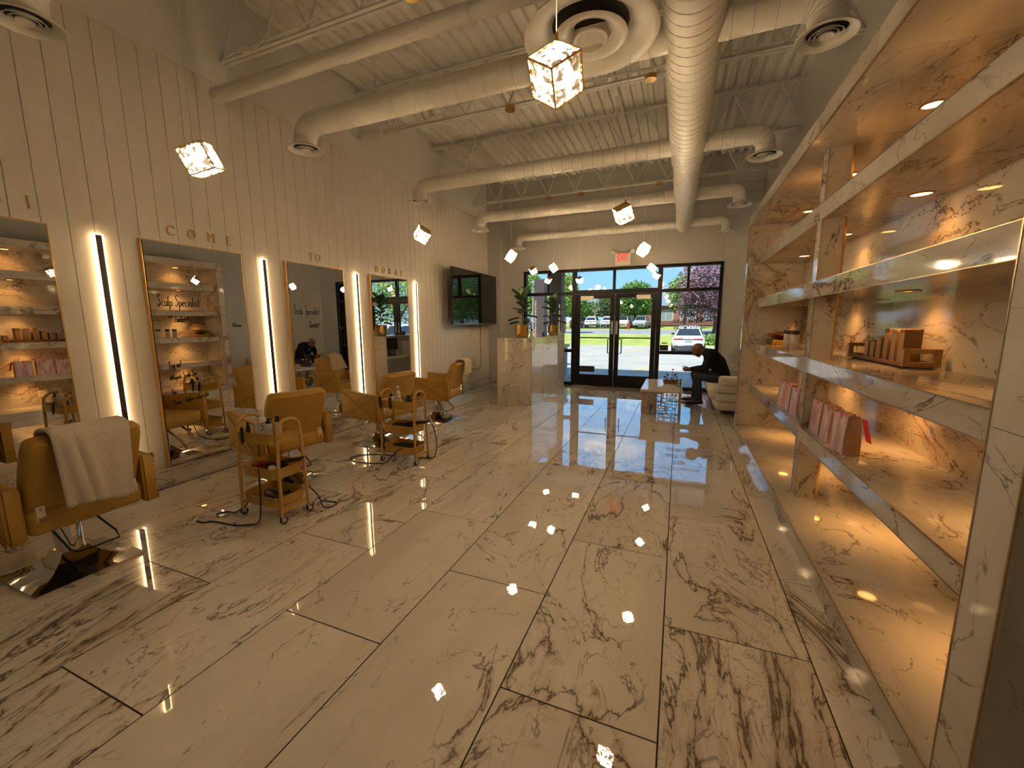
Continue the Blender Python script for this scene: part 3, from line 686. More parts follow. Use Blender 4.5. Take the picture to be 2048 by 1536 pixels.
# shelves
for z0, z1 in SH:
    s = sbox('shelf', XS+.008, XR-.012, UY1+.002, UY2-.002, z0+.008, z1-.008, m_grout, unit)
    run_tiles(s, 'face_tile', XS, XS+.008, z0+.002, z1-.002); run_tiles(s, 'top_tile', XS+.008, XR-.012, z1-.008, z1); run_tiles(s, 'under_tile', XS+.008, XR-.012, z0, z0+.008)
    for z in (z0, z1): ctile(s, 'edge_trim', XS-.003, XS+.003, UY1+.002, UY2-.002, z-.003 if z == z1 else z-.001, z+.001 if z == z1 else z+.003, m_trim)
# cornice
c = sbox('cornice', UX+.010, XR-.002, UY0+.01, UY3-.01, CZ0+.010, CZ1, m_grout, unit)
run_tiles(c, 'face_tile', UX, UX+.010, CZ0+.001, CZ1, UY0, UY3); run_tiles(c, 'under_tile', UX+.010, XR-.012, CZ0, CZ0+.010, UY1, UY2)
run_tiles(c, 'top_tile', UX, XR-.002, CZ1, CZ1+.008, UY0, UY3)
ctile(c, 'edge_trim', UX-.002, UX+.004, UY0, UY3, CZ0-.002, CZ0+.003, m_trim)
# end pillars
for nm, y0, y1, inner in (('near_pillar', UY0, UY1, 1), ('far_pillar', UY2, UY3, 0)):
    p = sbox('end_panel', UX+.010, XR-.002, y0+.010, y1-.010, BZ, CZ0, m_grout, unit)
    for a, b in ((BZ, 1.21), (1.21, 2.41), (2.41, CZ0)):
        ctile(p, 'front_tile', UX, UX+.010, y0, y1, a+.001, b-.001)
        ctile(p, 'inner_tile', UX+.010, XR-.012, (y1-.010) if inner else y0, y1 if inner else y0+.010, a+.001, b-.001)
        ctile(p, 'outer_tile', UX+.010, XR-.002, y0 if inner else y1-.010, y0+.010 if inner else y1, a+.001, b-.001)
    for yy in (y0, y1): ctile(p, 'edge_trim', UX-.002, UX+.003, yy-.0025, yy+.0025, BZ, CZ0, m_trim)
# back tiles and centre dividers
LV = [(BZ, SH[3][0]), (SH[3][1], SH[2][0]), (SH[2][1], SH[1][0]), (SH[1][1], SH[0][0]), (SH[0][1], CZ0)]
for a, b in LV:
    tiles_y(unit, XR-.012, XR-.002, a, b, 'back_tile')
    d = sbox('divider', XS+.006, 1.055, 3.695, 3.797, a, b, m_grout, unit)
    ctile(d, 'front_tile', XS, XS+.006, 3.69, 3.802, a, b); ctile(d, 'side_tile', XS+.006, 1.055, 3.69, 3.695, a, b); ctile(d, 'side_tile', XS+.006, 1.055, 3.797, 3.802, a, b)
    ctile(d, 'edge_trim', 1.052, 1.066, 3.688, 3.804, a, b, m_gold)
    for yy in (3.69, 3.802): ctile(d, 'edge_trim', XS-.002, XS+.002, yy-.002, yy+.002, a, b, m_trim)
# downlights
me_ring = MB().lathe([(.062, 0), (.062, -.004), (.05, -.006), (.048, -.001)], 24, cap=False).mesh('trim_ring', m_trim, 40)
me_lens = MB().lathe([(.048, -.0015), (.001, -.0016)], 24, cap=False).mesh('lens', m_lens)
spot = bpy.data.lights.new('downlight_lamp', 'SPOT'); spot.energy = SPOT_W; spot.color = C_SPOT; spot.spot_size = rad(125); spot.spot_blend = .8; spot.shadow_soft_size = .04
for a, b in LV:
    for y in (2.0, 3.21, 4.40, 5.62):
        r = put('downlight', me_ring, unit, (1.262, y, b)); put('lens', me_lens, r)
        lo = bpy.data.objects.new('downlight_lamp', spot); COL.objects.link(lo); lo.parent = r; lo.location = (0, 0, -.012)
outlet_u = thing('wall_outlet', 'ivory outlet on the back of the lowest shelf bay', 'outlet', (XR-.012, 3.40, .31))
MB().rbox((-.004, 0, 0), (.008, .115, .115), .003, 1).build('cover_plate', m_outlet, outlet_u)
for yy in (-.023, .023):
    for zz in (-.022, .022): MB().box(-.010, -.008, yy-.008, yy-.005, zz, zz+.008).box(-.010, -.008, yy+.005, yy+.008, zz, zz+.008).build('slots', m_black, outlet_u)

# ---- things on the shelves
ZS3, ZS4 = SH[2][1], SH[3][1]
m_wood = noisy('walnut', (.16, .075, .03), (.10, .045, .018), 14, .4, stretch=(8, 1, 8))
m_wood2 = noisy('oak_handle', (.36, .21, .075), (.29, .16, .055), 14, .4, stretch=(8, 1, 8))
ty = thing('serving_tray', 'long wooden tray with loop handles holding brown boxes', 'tray', (1.30, 3.47, ZS3))
MB().prism([(-.085, .035), (-.075, .012), (-.06, .004), (.06, .004), (.075, .012), (.085, .035), (.075, .035), (.06, .014), (-.06, .014), (-.075, .035)], -.40, .40).build('tray_base', m_wood, ty)
for s in (-1, 1):
    h = MB(); y0, y1 = (-.43, -.40) if s < 0 else (.40, .43)
    h.box(-.085, .085, y0, y1, .012, .038).box(-.085, -.055, y0, y1, .038, .115).box(.055, .085, y0, y1, .038, .115).box(-.055, .055, y0, y1, .088, .115)
    h.build('handle', m_wood2, ty); MB().box(-.05, .05, min(y0, y1), max(y0, y1), 0, .012).build('foot', m_wood, ty)
m_kraft = noisy('kraft_card', (.22, .12, .06), (.19, .10, .05), 40, .75)
m_kraft2 = noisy('tan_card', (.40, .27, .17), (.36, .24, .15), 40, .75)
for i, (y, h, lab) in enumerate(((3.195, .215, 'tall brown box nearest the front handle of the tray'), (3.295, .215, 'tall brown box second from the front of the tray'), (3.395, .215, 'tall brown box third from the front of the tray'),
                                 (3.495, .17, 'mid height brown box on the tray'), (3.590, .135, 'short brown box second from the back of the tray'), (3.685, .135, 'short brown box at the back end of the tray'))):
    b = thing('gift_box', lab, 'box', (1.30, y, ZS3+.014), group='brown boxes on the tray')
    MB().rbox((0, 0, h*.46), (.085, .062, h*.92), .003, 1).build('box_body', m_kraft, b)
    MB().rbox((0, 0, h*.94), (.087, .064, h*.10), .003, 1).build('box_lid', m_kraft2 if i % 2 else m_kraft, b)
    MB().box(-.0445, -.0433, -.03, .03, .004, h*.88).build('paper_band', m_kraft2, b)
fg = thing('animal_figurine', 'small carved brown animal figurine beside the near pillar', 'figurine', (1.36, 2.50, ZS3)); fg.scale = (.75, .75, .75)
MB().tube([(-.045, .01, .06), (-.02, .0, .066), (.02, 0, .064), (.045, 0, .066), (.055, 0, .085), (.058, 0, .11), (.045, 0, .128)], [.012, .022, .021, .020, .014, .010, .012], 10).tube([(.05, 0, .125), (.028, 0, .118)], [.010, .006], 8).build('body', m_wood2, fg, 60)
for x in (-.03, .035):
    for s in (-1, 1): MB().tube([(x, s*.010, .055), (x+.004, s*.013, .028), (x, s*.013, 0)], [.009, .006, .006], 7).build('leg', m_wood2, fg, 50)
m_jar = noisy('frosted_bottle', (.66, .58, .50), (.62, .54, .46), 20, .25)
for y, x, lab in ((5.09, 1.13, 'white jar with black lid nearest the shelf divider'), (5.25, 1.12, 'middle white jar with black lid beside the gold dish'), (5.385, 1.13, 'white jar with black lid closest to the gold shell dish')):
    j = thing('cosmetic_jar', lab, 'jar', (x, y, ZS3), group='white jars with black lids')
    MB().lathe([(.038, 0), (.041, .004), (.041, .138), (.038, .142)], 24).build('glass_body', m_jar, j, 40)
    MB().lathe([(.041, .142), (.041, .178), (.039, .18)], 24).build('lid', m_black, j, 40)
m_glit = noisy('gold_glitter', (.85, .55, .12), (.20, .10, .01), 120, .25, metal=1.0, bump=1.0, bscale=160)
tag(MB().rbox((1.17, 5.93, ZS3+.028), (.24, .36, .055), .004, 1).build('glitter_plinth', m_glit), 'glittering gold slab under the shell dish', 'plinth')
sh = thing('shell_dish', 'open clam shell in a gold bowl on the glitter slab', 'decoration', (1.17, 5.93, ZS3+.056))
MB().lathe([(.02, 0), (.06, .008), (.13, .045), (.165, .075), (.16, .078), (.12, .055), (.05, .02), (.001, .015)], 30).build('bowl', m_gold, sh, 60)
m_shell = noisy('shell_cream', (.70, .55, .36), (.62, .44, .26), 25, .35, stretch=(1, 8, 8))
fan = MB(); R1, R2 = [], []
nA = 26
for ring in range(7):
    t = ring/6; R_ = []
    for i in range(nA+1):
        a = PI*i/nA; rib = 1+.035*math.cos(i*PI)
        R_.append((.03+.075*math.sin(t*PI*.55)*rib, .17*t*math.cos(a)*rib, .055+.185*t*math.sin(a)*rib))
    R1.append(R_)
fan.loft(R1, cap=False, closed=False); fan.loft([[(x+.008, y, z) for x, y, z in r] for r in R1], cap=False, closed=False); fan.build('upper_shell', m_shell, sh, 70)
MB().loft([[(.03-.10*t*math.sin(PI*i/nA)*(1+.03*math.cos(i*PI)), .165*math.cos(PI*i/nA)*(.35+.65*t), .05+.05*t) for i in range(nA+1)] for t in (0, .3, .6, 1.0)], cap=False, closed=False).build('lower_shell', m_shell, sh, 70)
# paper gift bags
m_bag = noisy('pink_marble_paper', (.46, .22, .27), (.76, .64, .68), 9, .4, detail=7, stretch=(1, 2, .6), rnd=True)
m_bagin = mat('bag_inside', (.66, .42, .26), .7); m_bagside = noisy('bag_tan', (.55, .33, .22), (.50, .30, .19), 12, .6)
m_ribbon = mat('red_ribbon', (.75, .04, .07), .5)
def bag(x, y, rz, lab, tail=False):
    b = thing('gift_bag', lab, 'bag', (x, y, ZS4), rz, 'pink paper gift bags')
    w, d, h = .10, .045, .24     # half width along y, half depth along x
    q = MB(); n = 14
    for s in (-1, 1):
        q.add([(s*d, -w, 0), (s*d, w, 0), (s*d*.72, w, h), (s*d*.72, -w, h)], [(0, 1, 2, 3)], 0)
    q.build('printed_side', m_bag, b)
    g2 = MB()
    for s in (-1, 1):
        g2.add([(-d, s*w, 0), (0, s*w, 0), (d, s*w, 0), (d, s*w, h*.35), (d*.72, s*w, h), (0, s*(w-.028), h), (-d*.72, s*w, h), (-d, s*w, h*.35), (0, s*(w-.004), h*.33)],
               [(0, 1, 8, 7), (1, 2, 3, 8), (3, 4, 5, 8), (7, 8, 5, 6)])
    g2.add([(-d, -w, .001), (d, -w, .001), (d, w, .001), (-d, w, .001)], [(0, 1, 2, 3)]).build('gusset', m_bagside, b)
    t = MB(); rnd = random.Random(int(y*100))
    pts = [[(-d*.62+d*1.24*i/5, -w*.85+w*1.7*k/9, h-.02+.03*rnd.random()) for k in range(10)] for i in range(6)]
    t.loft(pts, cap=False, closed=False).build('tissue_paper', m_bagin, b)
    for s in (-1, 1): MB().box(s*d*.74-.002, s*d*.74+.002, -.018, .004, h-.026, h+.002).build('ribbon_tab', m_ribbon, b)
    if tail: MB().add([(d-.006, -w+.01, h-.01), (d+.012, -w-.012, h-.012), (d+.026, -w-.03, h-.10), (d+.034, -w-.04, h-.15), (d+.014, -w-.02, h-.14), (d+.0, -w-.004, h-.06)], [(0, 1, 5), (1, 2, 4, 5), (2, 3, 4)]).build('ribbon_tail', m_ribbon, b)
for y, rz, lab, tl in ((3.105, .06, 'pink gift bag nearest the viewer, trailing a red ribbon', True), (3.345, -.05, 'pink gift bag in the middle of the near three', False), (3.575, .03, 'pink gift bag just in front of the shelf divider', False),
                       (4.19, .04, 'pink gift bag just behind the shelf divider', False), (4.42, -.04, 'pink gift bag in the middle of the far three', False), (4.68, .02, 'farthest pink gift bag on the shelf', False)):
    bag(1.008, y, rz, lab, tl)
# ================================================================== STYLING CHAIRS (front of the chair looks along local -x)
def chair(loc, rz, base_rz, lab):
    c = thing('salon_chair', lab, 'chair', loc, rz, 'mustard styling chairs')
    MB().rbox((.008, 0, .432), (.60, .515, .145), .04, 3).build('seat', m_leather, c, 50)
    bk = MB(); rings = []
    for i in range(-1, 10):                 # backrest: padded slab leaning back, curling over at the top
        t = min(1, max(0, i/8)); e_ = i in (-1, 9); z = .455+.43*t; x = .225+.12*t+.035*t*t
        hw = (.247+.006*math.sin(t*PI))*(1 if t < .95 else .97); th = (.034 if e_ else .052); z += .016 if i == 9 else (-.016 if i == -1 else 0); hw -= .016 if e_ else 0
        ring = []
        for k in range(16):
            a = 2*PI*k/16; cc, ss = math.cos(a), math.sin(a)
            px = math.copysign(abs(cc)**.50, cc); py = math.copysign(abs(ss)**.18, ss)
            ring.append((x+px*th+.02*abs(py)*-.6, py*hw, z-px*th*.28))
        rings.append(ring)
    bk.loft(rings).build('backrest', m_leather, c, 60)
    for s in (-1, 1):
        a = MB(); y0, y1 = (s*.262, s*.335) if s > 0 else (-.335, -.262)
        a.prism([(-.295, .375), (-.285, .362), (.295, .350), (.308, .365), (.308, .640), (.292, .656), (-.285, .700), (-.300, .685)], y0, y1)
        me = a.mesh('armrest', m_leather); bm = bmesh.new(); bm.from_mesh(me)
        bmesh.ops.bevel(bm, geom=[e for e in bm.edges if abs(abs((e.verts[0].co.y-e.verts[1].co.y))) < 1e-5], offset=.012, segments=2, affect='EDGES'); bm.to_mesh(me); bm.free()
        me.shade_smooth(); me.set_sharp_from_angle(angle=rad(50))
        ar = put('armrest', me, c); yo = s*.3365
        for p0, p1 in (((-.29, .688), (.298, .362)), ((-.29, .372), (.298, .648))):
            d = Vector((p1[0]-p0[0], p1[1]-p0[1])).normalized(); nx, nz = -d.y, d.x
            for o in (-.011, .011):
                MB().tube([(p0[0]+nx*o, yo, p0[1]+nz*o), (p1[0]+nx*o, yo, p1[1]+nz*o)], .0055, 6).build('stitched_welt', m_leather, ar, 60)
            MB().box(-.5, .5, -.002, .002, -.007, .007).build('stitch_line', m_stitch, ar, loc=((p0[0]+p1[0])/2, yo, (p0[1]+p1[1])/2), rot=(0, -math.atan2(d.y, d.x), 0)).scale = (Vector((p1[0]-p0[0], p1[1]-p0[1])).length*.99, 1, 1)
        MB().lathe([(.009, 0), (.009, .003), (.004, .006)], 10, M=Matrix.Translation((.004, yo, .520)) @ Matrix.Rotation(-s*PI/2, 4, 'X')).build('button', m_leather, ar, 40)
        pl = MB().box(.275, .283, s*.205-.018, s*.205+.018, .44, .525, M=Matrix.Translation((.025, 0, 0))).build('back_bracket', m_outlet, c)
        for zz in (.455, .51): MB().lathe([(.009, 0), (.007, .006)], 8, M=Matrix.Translation((.308, s*.205, zz)) @ Matrix.Rotation(PI/2, 4, 'Y')).build('bolt', m_chrome, pl)
    MB().box(-.16, .16, -.16, .16, .335, .365).build('seat_plate', m_black, c)
    b = MB().cyl((0, 0, .11), (0, 0, .34), .050, n=24).lathe([(.064, .10), (.064, .27), (.060, .285)], 24).build('column', m_chrome, c, 40)
    rings = []
    for h, z in ((.245, .0), (.25, .004), (.25, .012), (.19, .026), (.13, .052), (.085, .090), (.06, .125)):
        rings.append([(sx_*h*fx, sy_*h*fy, z) for sx_, sy_, fx, fy in ((-1, -1, 1, 1), (0, -1, 1, 1), (1, -1, 1, 1), (1, 0, 1, 1), (1, 1, 1, 1), (0, 1, 1, 1), (-1, 1, 1, 1), (-1, 0, 1, 1))])
    MB().loft(rings).build('base', m_chrome, c, 28, rot=(0, 0, base_rz-rz))
    f = MB()
    for s in (-1, 1): f.tube([(-.18, s*.085, .34), (-.30, s*.085, .25), (-.42, s*.09, .15), (-.46, s*.13, .135)], .012, 8)
    f.cyl((-.46, -.21, .135), (-.46, .21, .135), .014, n=8); f.build('footrest', m_chrome, c, 40)
    MB().tube([(.03, -.10, .335), (.07, -.075, .25), (.11, -.045, .15), (.13, -.02, .13), (.16, .03, .135), (.20, .15, .15), (.17, .15, .19), (.05, .09, .335)], .006, 7).build('pump_lever', m_cord, c, 40)
    return c
chair((-3.43, 1.15, 0), rad(2), 0, 'mustard leather styling chair nearest the viewer, with a cream towel')
chair((-3.43, 2.65, 0), rad(-14), 0, 'mustard leather styling chair facing the COME mirror')
chair((-3.43, 4.03, 0), rad(-8), 0, 'mustard leather styling chair facing the TO mirror')
chair((-3.43, 5.37, 0), rad(8), 0, 'mustard leather styling chair nearest the television, with a peach towel')
# towels over two backrests
def towel(loc, rz, y0, y1, front, rear, lab, m, seed, flare=0.0):
    rnd = random.Random(seed); t = MB(); nu, nv = 26, 30; rings = []
    tot = front+rear+.13
    for j in range(nv+1):
        s = tot*j/nv-front; row = []
        for i in range(nu+1):
            u = i/nu; y = y0+(y1-y0)*u
            if s < 0: x, z, w = .305+.10*s/.3*.9-.0, .90+s, -s
            elif s < .13: a = s/.13*PI; x, z, w = .372-.068*math.cos(a), .90+.038*math.sin(a), 0
            else: dd = s-.13; x, z, w = .440-.02*dd, .90-dd, dd
            fold = (.003*math.sin(u*17+seed)+.020*math.exp(-((u-.16-.25*w)/.055)**2)+.012*math.exp(-((u-.34-.3*w)/.05)**2))*min(1, w/.10+.15)
            sl = .06*w*math.sin(u*5+seed)
            yy = y+flare*w*(u-.3)+.05*w*math.sin(3*u+seed)
            zz = z+(.03*math.sin(u*4+seed)*w*1.5 if w else 0)
            xx = x+(fold if s > .06 else -fold)+(.012 if s > .06 else 0)
            row.append((xx, yy, zz))
        rings.append(row)
    t.loft(rings, cap=False, closed=False); o = t.build('draped_towel', m, None, 80, loc, (0, 0, rz))
    md = o.modifiers.new('thick', 'SOLIDIFY'); md.thickness = .014; md.offset = 1
    return tag(o, lab, 'towel')
towel((-3.43, 1.15, 0), rad(2), -.175, .155, .18, .40, 'cream cotton towel draped over the nearest chair back', m_towel, 1)
towel((-3.43, 5.37, 0), rad(8), .0, .24, .22, .20, 'peach towel thrown over the chair back nearest the television', m_towel2, 4, .35)

# ================================================================== TROLLEYS
def rrect(hx, hy, r, z, n=5):
    out = []
    for cx, cy, a0 in ((hx-r, hy-r, 0), (-hx+r, hy-r, 90), (-hx+r, -hy+r, 180), (hx-r, -hy+r, 270)):
        out += [(cx+r*math.cos(rad(a0+90*i/n)), cy+r*math.sin(rad(a0+90*i/n)), z) for i in range(n+1)]
    return out
def cart(loc, rz, lab):
    c = thing('salon_trolley', lab, 'trolley', loc, rz, 'mustard three tier trolleys')
    for z in (.685, .42, .195):
        t = MB(); hx, hy, dp = .195, .128, .085
        t.loft([rrect(hx*.95, hy*.93, .04, z-dp), rrect(hx, hy, .05, z), rrect(hx+.006, hy+.006, .054, z+.001), rrect(hx+.006, hy+.006, .054, z-.004), rrect(hx-.003, hy-.003, .048, z-.003), rrect(hx*.95-.003, hy*.93-.003, .04, z-dp+.004)], cap=True)
        t.build('tray', m_cart, c, 40)
    for s in (-1, 1):
        x = s*.212
        path = [(s*.218, -.118, .065), (x, -.112, .35), (x, -.098, .70)]+[(x, -.098*math.cos(a), .70+.085*math.sin(a)) for a in [PI*i/8 for i in range(1, 8)]]+[(x, .098, .70), (x, .112, .35), (s*.218, .118, .065)]
        MB().tube(path, .0125, 10).build('leg_frame', m_cart, c, 50)
        MB().box(s*.205, s*.222, -.112, .112, .085, .112).build('cross_bar', m_cart, c)
        for yy in (-.1, .1):
            for zz in (.66, .395, .17): MB().lathe([(.007, 0), (.006, .004)], 8, M=Matrix.Translation((s*.224, yy*(1.0 if zz > .5 else 1.1), zz)) @ Matrix.Rotation(s*PI/2, 4, 'Y')).build('screw', m_chrome, c)
            k = MB().cyl((s*.218, yy*1.18, .075), (s*.218, yy*1.18, .05), .009, n=8).box(s*.218-.014, s*.218-.011, yy*1.18-.014, yy*1.18+.02, .018, .055).box(s*.218+.011, s*.218+.014, yy*1.18-.014, yy*1.18+.02, .018, .055).build('caster', m_chrome, c)
            MB().cyl((s*.218-.010, yy*1.18+.01, .027), (s*.218+.010, yy*1.18+.01, .027), .027, n=18).build('wheel', m_black, k, 40)
    return c
C1 = (-2.895, 2.13, 0); C2 = (-2.71, 3.55, 0)
cart(C1, 0, 'mustard trolley with hair products in front of the COME mirror chair')
cart(C2, 0, 'mustard trolley with hair products in front of the TO mirror chair')
# bottles and tools on the trolleys
m_bot = mat('bottle_white', (.62, .55, .50), .35); m_botp = mat('bottle_blush', (.58, .46, .44), .35)
def bottle(x, y, z, h, r, kind, lab, txt=None, mb=m_bot, ring=20):
    b = thing('product_bottle', lab, 'bottle', (x, y, z), 0)
    MB().lathe([(r*.95, 0), (r, .005), (r, h*.66), (r*.9, h*.74), (r*.45, h*.80)], ring).build('bottle_body', mb, b, 50)
    if kind == 'spray':
        MB().lathe([(r*.5, h*.78), (r*.5, h*.88), (r*.3, h*.90), (r*.3, h)], 14).build('spray_neck', mb, b, 40)
        MB().box(-.012, .012, -.028, .010, h*.95, h*1.03).build('spray_head', mb, b)
    elif kind == 'pump':
        MB().lathe([(r*.62, h*.76), (r*.62, h*.88), (r*.3, h*.90), (r*.28, h)], 14).build('pump_collar', m_black, b, 40)
        MB().box(-.010, .035, -.008, .008, h*.97, h*1.02).build('pump_spout', m_black, b)
    else: MB().lathe([(r*.62, h*.76), (r*.62, h), (r*.5, h*1.01)], 14).build('cap', m_black if kind == 'cap' else mb, b, 40)
    if txt:
        v, f = text_mesh(txt, r*1.35, .0006, bold=.0008, align='CENTER'); mm = MB(); ca = math.atan2(-2.0, 2.8)
        pts = [Vector((-0.0, 0, 0))]
        q = []
        for xx, yy, zz in v:     # read top to bottom, wrapped round the bottle facing the viewer
            a = ca+yy/r; q.append(((r+.0006+zz)*math.cos(a), (r+.0006+zz)*math.sin(a), h*.37-xx))
        mm.add(q, f).build('bottle_lettering', m_ink, b)
    return b
zt = .685-.081
x0, y0 = C1[0], C1[1]
bottle(x0-.005, y0-.045, zt, .235, .031, 'spray', 'tall white spray bottle lettered UNITE on the first trolley', 'UNITE')
bottle(x0+.075, y0-.055, zt, .185, .030, 'pump', 'white bottle with black pump on the first trolley', mb=mat('bottle_grey', (.55, .52, .46), .35))
bottle(x0+.115, y0-.01, zt, .195, .026, 'cap', 'slim blush bottle with black cap on the first trolley', mb=m_botp)
bottle(x0-.155, y0-.055, zt, .135, .016, 'cap', 'small black capped bottle at the tray corner of the first trolley', mb=m_black)
bottle(x0-.10, y0-.03, zt, .125, .022, 'plain', 'small clear capped bottle on the first trolley', mb=mat('bottle_clear', (.55, .48, .38), .2))
x0, y0 = C2[0], C2[1]
bottle(x0-.045, y0-.02, zt, .215, .026, 'spray', 'tall white spray bottle on the second trolley')
bottle(x0-.125, y0-.035, zt, .135, .027, 'cap', 'white bottle with dark cap at the left of the second trolley')
bottle(x0+.005, y0-.06, zt, .115, .026, 'plain', 'short white tub on the second trolley')
bottle(x0+.115, y0-.05, zt, .135, .034, 'cap', 'wide black jar on the second trolley', mb=m_black)
bottle(x0+.17, y0+.05, zt, .15, .024, 'cap', 'small tan bottle at the back of the second trolley', mb=mat('bottle_tan', (.40, .27, .14), .35))
def dryer(x, y, z, rz, lab, m):
    d = thing('hair_dryer', lab, 'hair dryer', (x, y, z), rz)
    MB().tube([(-.09, 0, .045), (-.07, 0, .045), (.05, 0, .045), (.10, 0, .045), (.13, 0, .045)], [.034, .043, .042, .030, .026], 18).build('barrel', m, d, 50)
    MB().tube([(-.03, 0, .04), (-.035, .07, .03), (-.04, .13, .022)], [.022, .019, .017], 12).build('handle', m_black, d, 50)
    MB().tube([(.12, 0, .045), (.17, 0, .045)], [.027, .020], 14).build('nozzle', m_black, d, 40)
m_red = mat('dryer_red', (.16, .02, .012), .15)
dryer(C1[0]-.05, C1[1]-.02, .42-.080, .4, 'dark red hair dryer in the middle tray of the first trolley', m_red)
dryer(C1[0]+.01, C1[1]-.02, .195-.080, -.3, 'black hair dryer in the bottom tray of the first trolley', m_black)
dryer(C2[0]-.02, C2[1]-.02, .42-.080, .2, 'black hair dryer in the middle tray of the second trolley', m_black)
dryer(C2[0]-.03, C2[1]-.01, .195-.080, .5, 'black hair dryer in the bottom tray of the second trolley', m_black)
def iron(x, y, z, rz, tilt, lab, L_=.24):
    d = thing('styling_iron', lab, 'hair iron', (x, y, z), rz); d.rotation_euler = (0, tilt, rz)
    for s in (-1, 1): MB().tube([(-L_/2, s*.006, .0), (0, s*.012, 0), (L_/2, s*.020, 0)], [.011, .013, .010], 8).build('iron_arm', m_black, d, 50)
    MB().tube([(-L_/2, 0, 0), (-L_/2-.05, .01, -.005)], .007, 6).build('cord_sleeve', m_cord, d)
iron(C1[0]+.14, C1[1]+.02, .44, .5, -.15, 'black hair iron poking out of the middle tray of the first trolley')
iron(C2[0]+.17, C2[1]+.0, .44, .1, -.10, 'black hair iron poking out of the middle tray of the second trolley')
def clips(x, y, z, lab):
    d = thing('hair_clip', lab, 'hair clip', (x, y, z))
    for i, (a, b) in enumerate(((-.012, .03), (.004, .035), (.016, .02))):
        MB().tube([(a, .004, b), (a*.5, -.004, .0), (a*.6+.004, -.008, -.05), (a*.5+.016, -.007, -.10+.012*i)], [.006, .009, .010, .004], 7).build('clip_jaw', m_black, d, 50)
clips(C1[0]-.105, C1[1]-.139, .690, 'black hair clips clamped on the first trolley rim')
clips(C2[0]-.190, C2[1]-.139, .690, 'black hair clips at the left corner of the second trolley rim')
clips(C2[0]-.06, C2[1]-.139, .690, 'black hair clips mid rim of the second trolley')
bx = thing('white_jar', 'small cream jar in the middle tray of the first trolley', 'jar', (C1[0]+.09, C1[1]-.07, .34)); MB().lathe([(.026, 0), (.028, .01), (.028, .07), (.02, .085)], 18).build('jar_body', m_outlet, bx, 40)
def cord(pts, lab, r=.0055):
    # smooth the polyline a little
    P = [Vector(p) for p in pts]; Q = []
    for i in range(len(P)-1):
        a, b, c, d = P[max(i-1, 0)], P[i], P[i+1], P[min(i+2, len(P)-1)]
        for k in range(6):
            t = k/6; Q.append(.5*((2*b)+(c-a)*t+(2*a-5*b+4*c-d)*t*t+(3*b-a-3*c+d)*t*t*t))
    Q.append(P[-1])
    for q in Q: q.z = max(q.z, r)
    return tag(MB().tube(Q, r, 6).build('power_cord', m_cord, None, 60), lab, 'cord')
cord([(-2.92, 2.04, .36), (-2.86, 1.99, .41), (-2.835, 1.975, .36), (-2.83, 1.965, .2), (-2.83, 1.94, .03), (-2.90, 1.90, .006), (-3.0, 1.86, .006), (-3.2, 1.84, .006), (-3.25, 1.80, .006), (-3.33, 1.80, .006)], 'black cord looping from the first trolley to the floor')
cord([(-3.08, 2.06, .12), (-3.12, 2.03, .05), (-3.2, 2.0, .006), (-3.28, 1.98, .006), (-3.30, 1.93, .006), (-3.24, 1.90, .006)], 'short black cord end lying left of the first trolley')
cord([(-2.69, 2.27, .20), (-2.63, 2.30, .12), (-2.60, 2.32, .02), (-2.56, 2.36, .006), (-2.58, 2.44, .006), (-2.72, 2.42, .006)], 'small black cord curl right of the first trolley')
cord([(-2.62, 3.44, .20), (-2.70, 3.39, .15), (-2.78, 3.37, .06), (-2.86, 3.36, .006), (-3.0, 3.32, .006), (-3.18, 3.30, .006), (-3.32, 3.38, .006), (-3.26, 3.52, .006), (-3.08, 3.60, .006), (-2.9, 3.62, .006)], 'dark cord looped on the floor left of the second trolley')
cord([(-2.50, 3.62, .44), (-2.44, 3.66, .42), (-2.41, 3.69, .30), (-2.40, 3.70, .15), (-2.44, 3.70, .02), (-2.52, 3.70, .006), (-2.62, 3.66, .006)], 'dark cord hanging down the right side of the second trolley')
cord(TVC, 'black cord hanging from the television to the low outlet')
# ================================================================== RECEPTION DESK
DX0, DX1, DY0, DY1, DH = -3.11, -2.435, 6.93, 9.22, 1.215
dk = thing('reception_desk', 'marble clad reception desk left of the doors', 'desk', (0, 0, 0))
sbox('end_panel', DX0, DX1-.012, DY0, DY0+.04, 0, DH-.02, m_desk, dk); sbox('far_panel', DX0, DX1-.012, DY1-.04, DY1, 0, DH-.02, m_desk, dk)
for a, b in zip((DY0, 7.54, 8.15, 8.76), (7.54, 8.15, 8.76, DY1)): cbox('front_tile', DX1-.012, DX1, a+.001, b-.001, .0, DH-.02, m_desk, dk)
sbox('front_core', DX1-.04, DX1-.013, DY0+.04, DY1-.04, 0, DH-.02, m_outlet, dk)
sbox('counter_top', DX1-.36, DX1+.008, DY0-.008, DY1+.008, DH-.02, DH, m_desk, dk)
sbox('end_cap_top', DX0, DX1-.36, DY0-.008, DY0+.05, DH-.02, DH, m_desk, dk)
sbox('work_surface', DX0, DX1-.04, DY0+.04, DY1-.04, .74, .77, m_outlet, dk)
MB().box(DX1-.003, DX1+.003, DY0-.003, DY0+.003, 0, DH-.02).build('edge_trim', m_trim, dk)
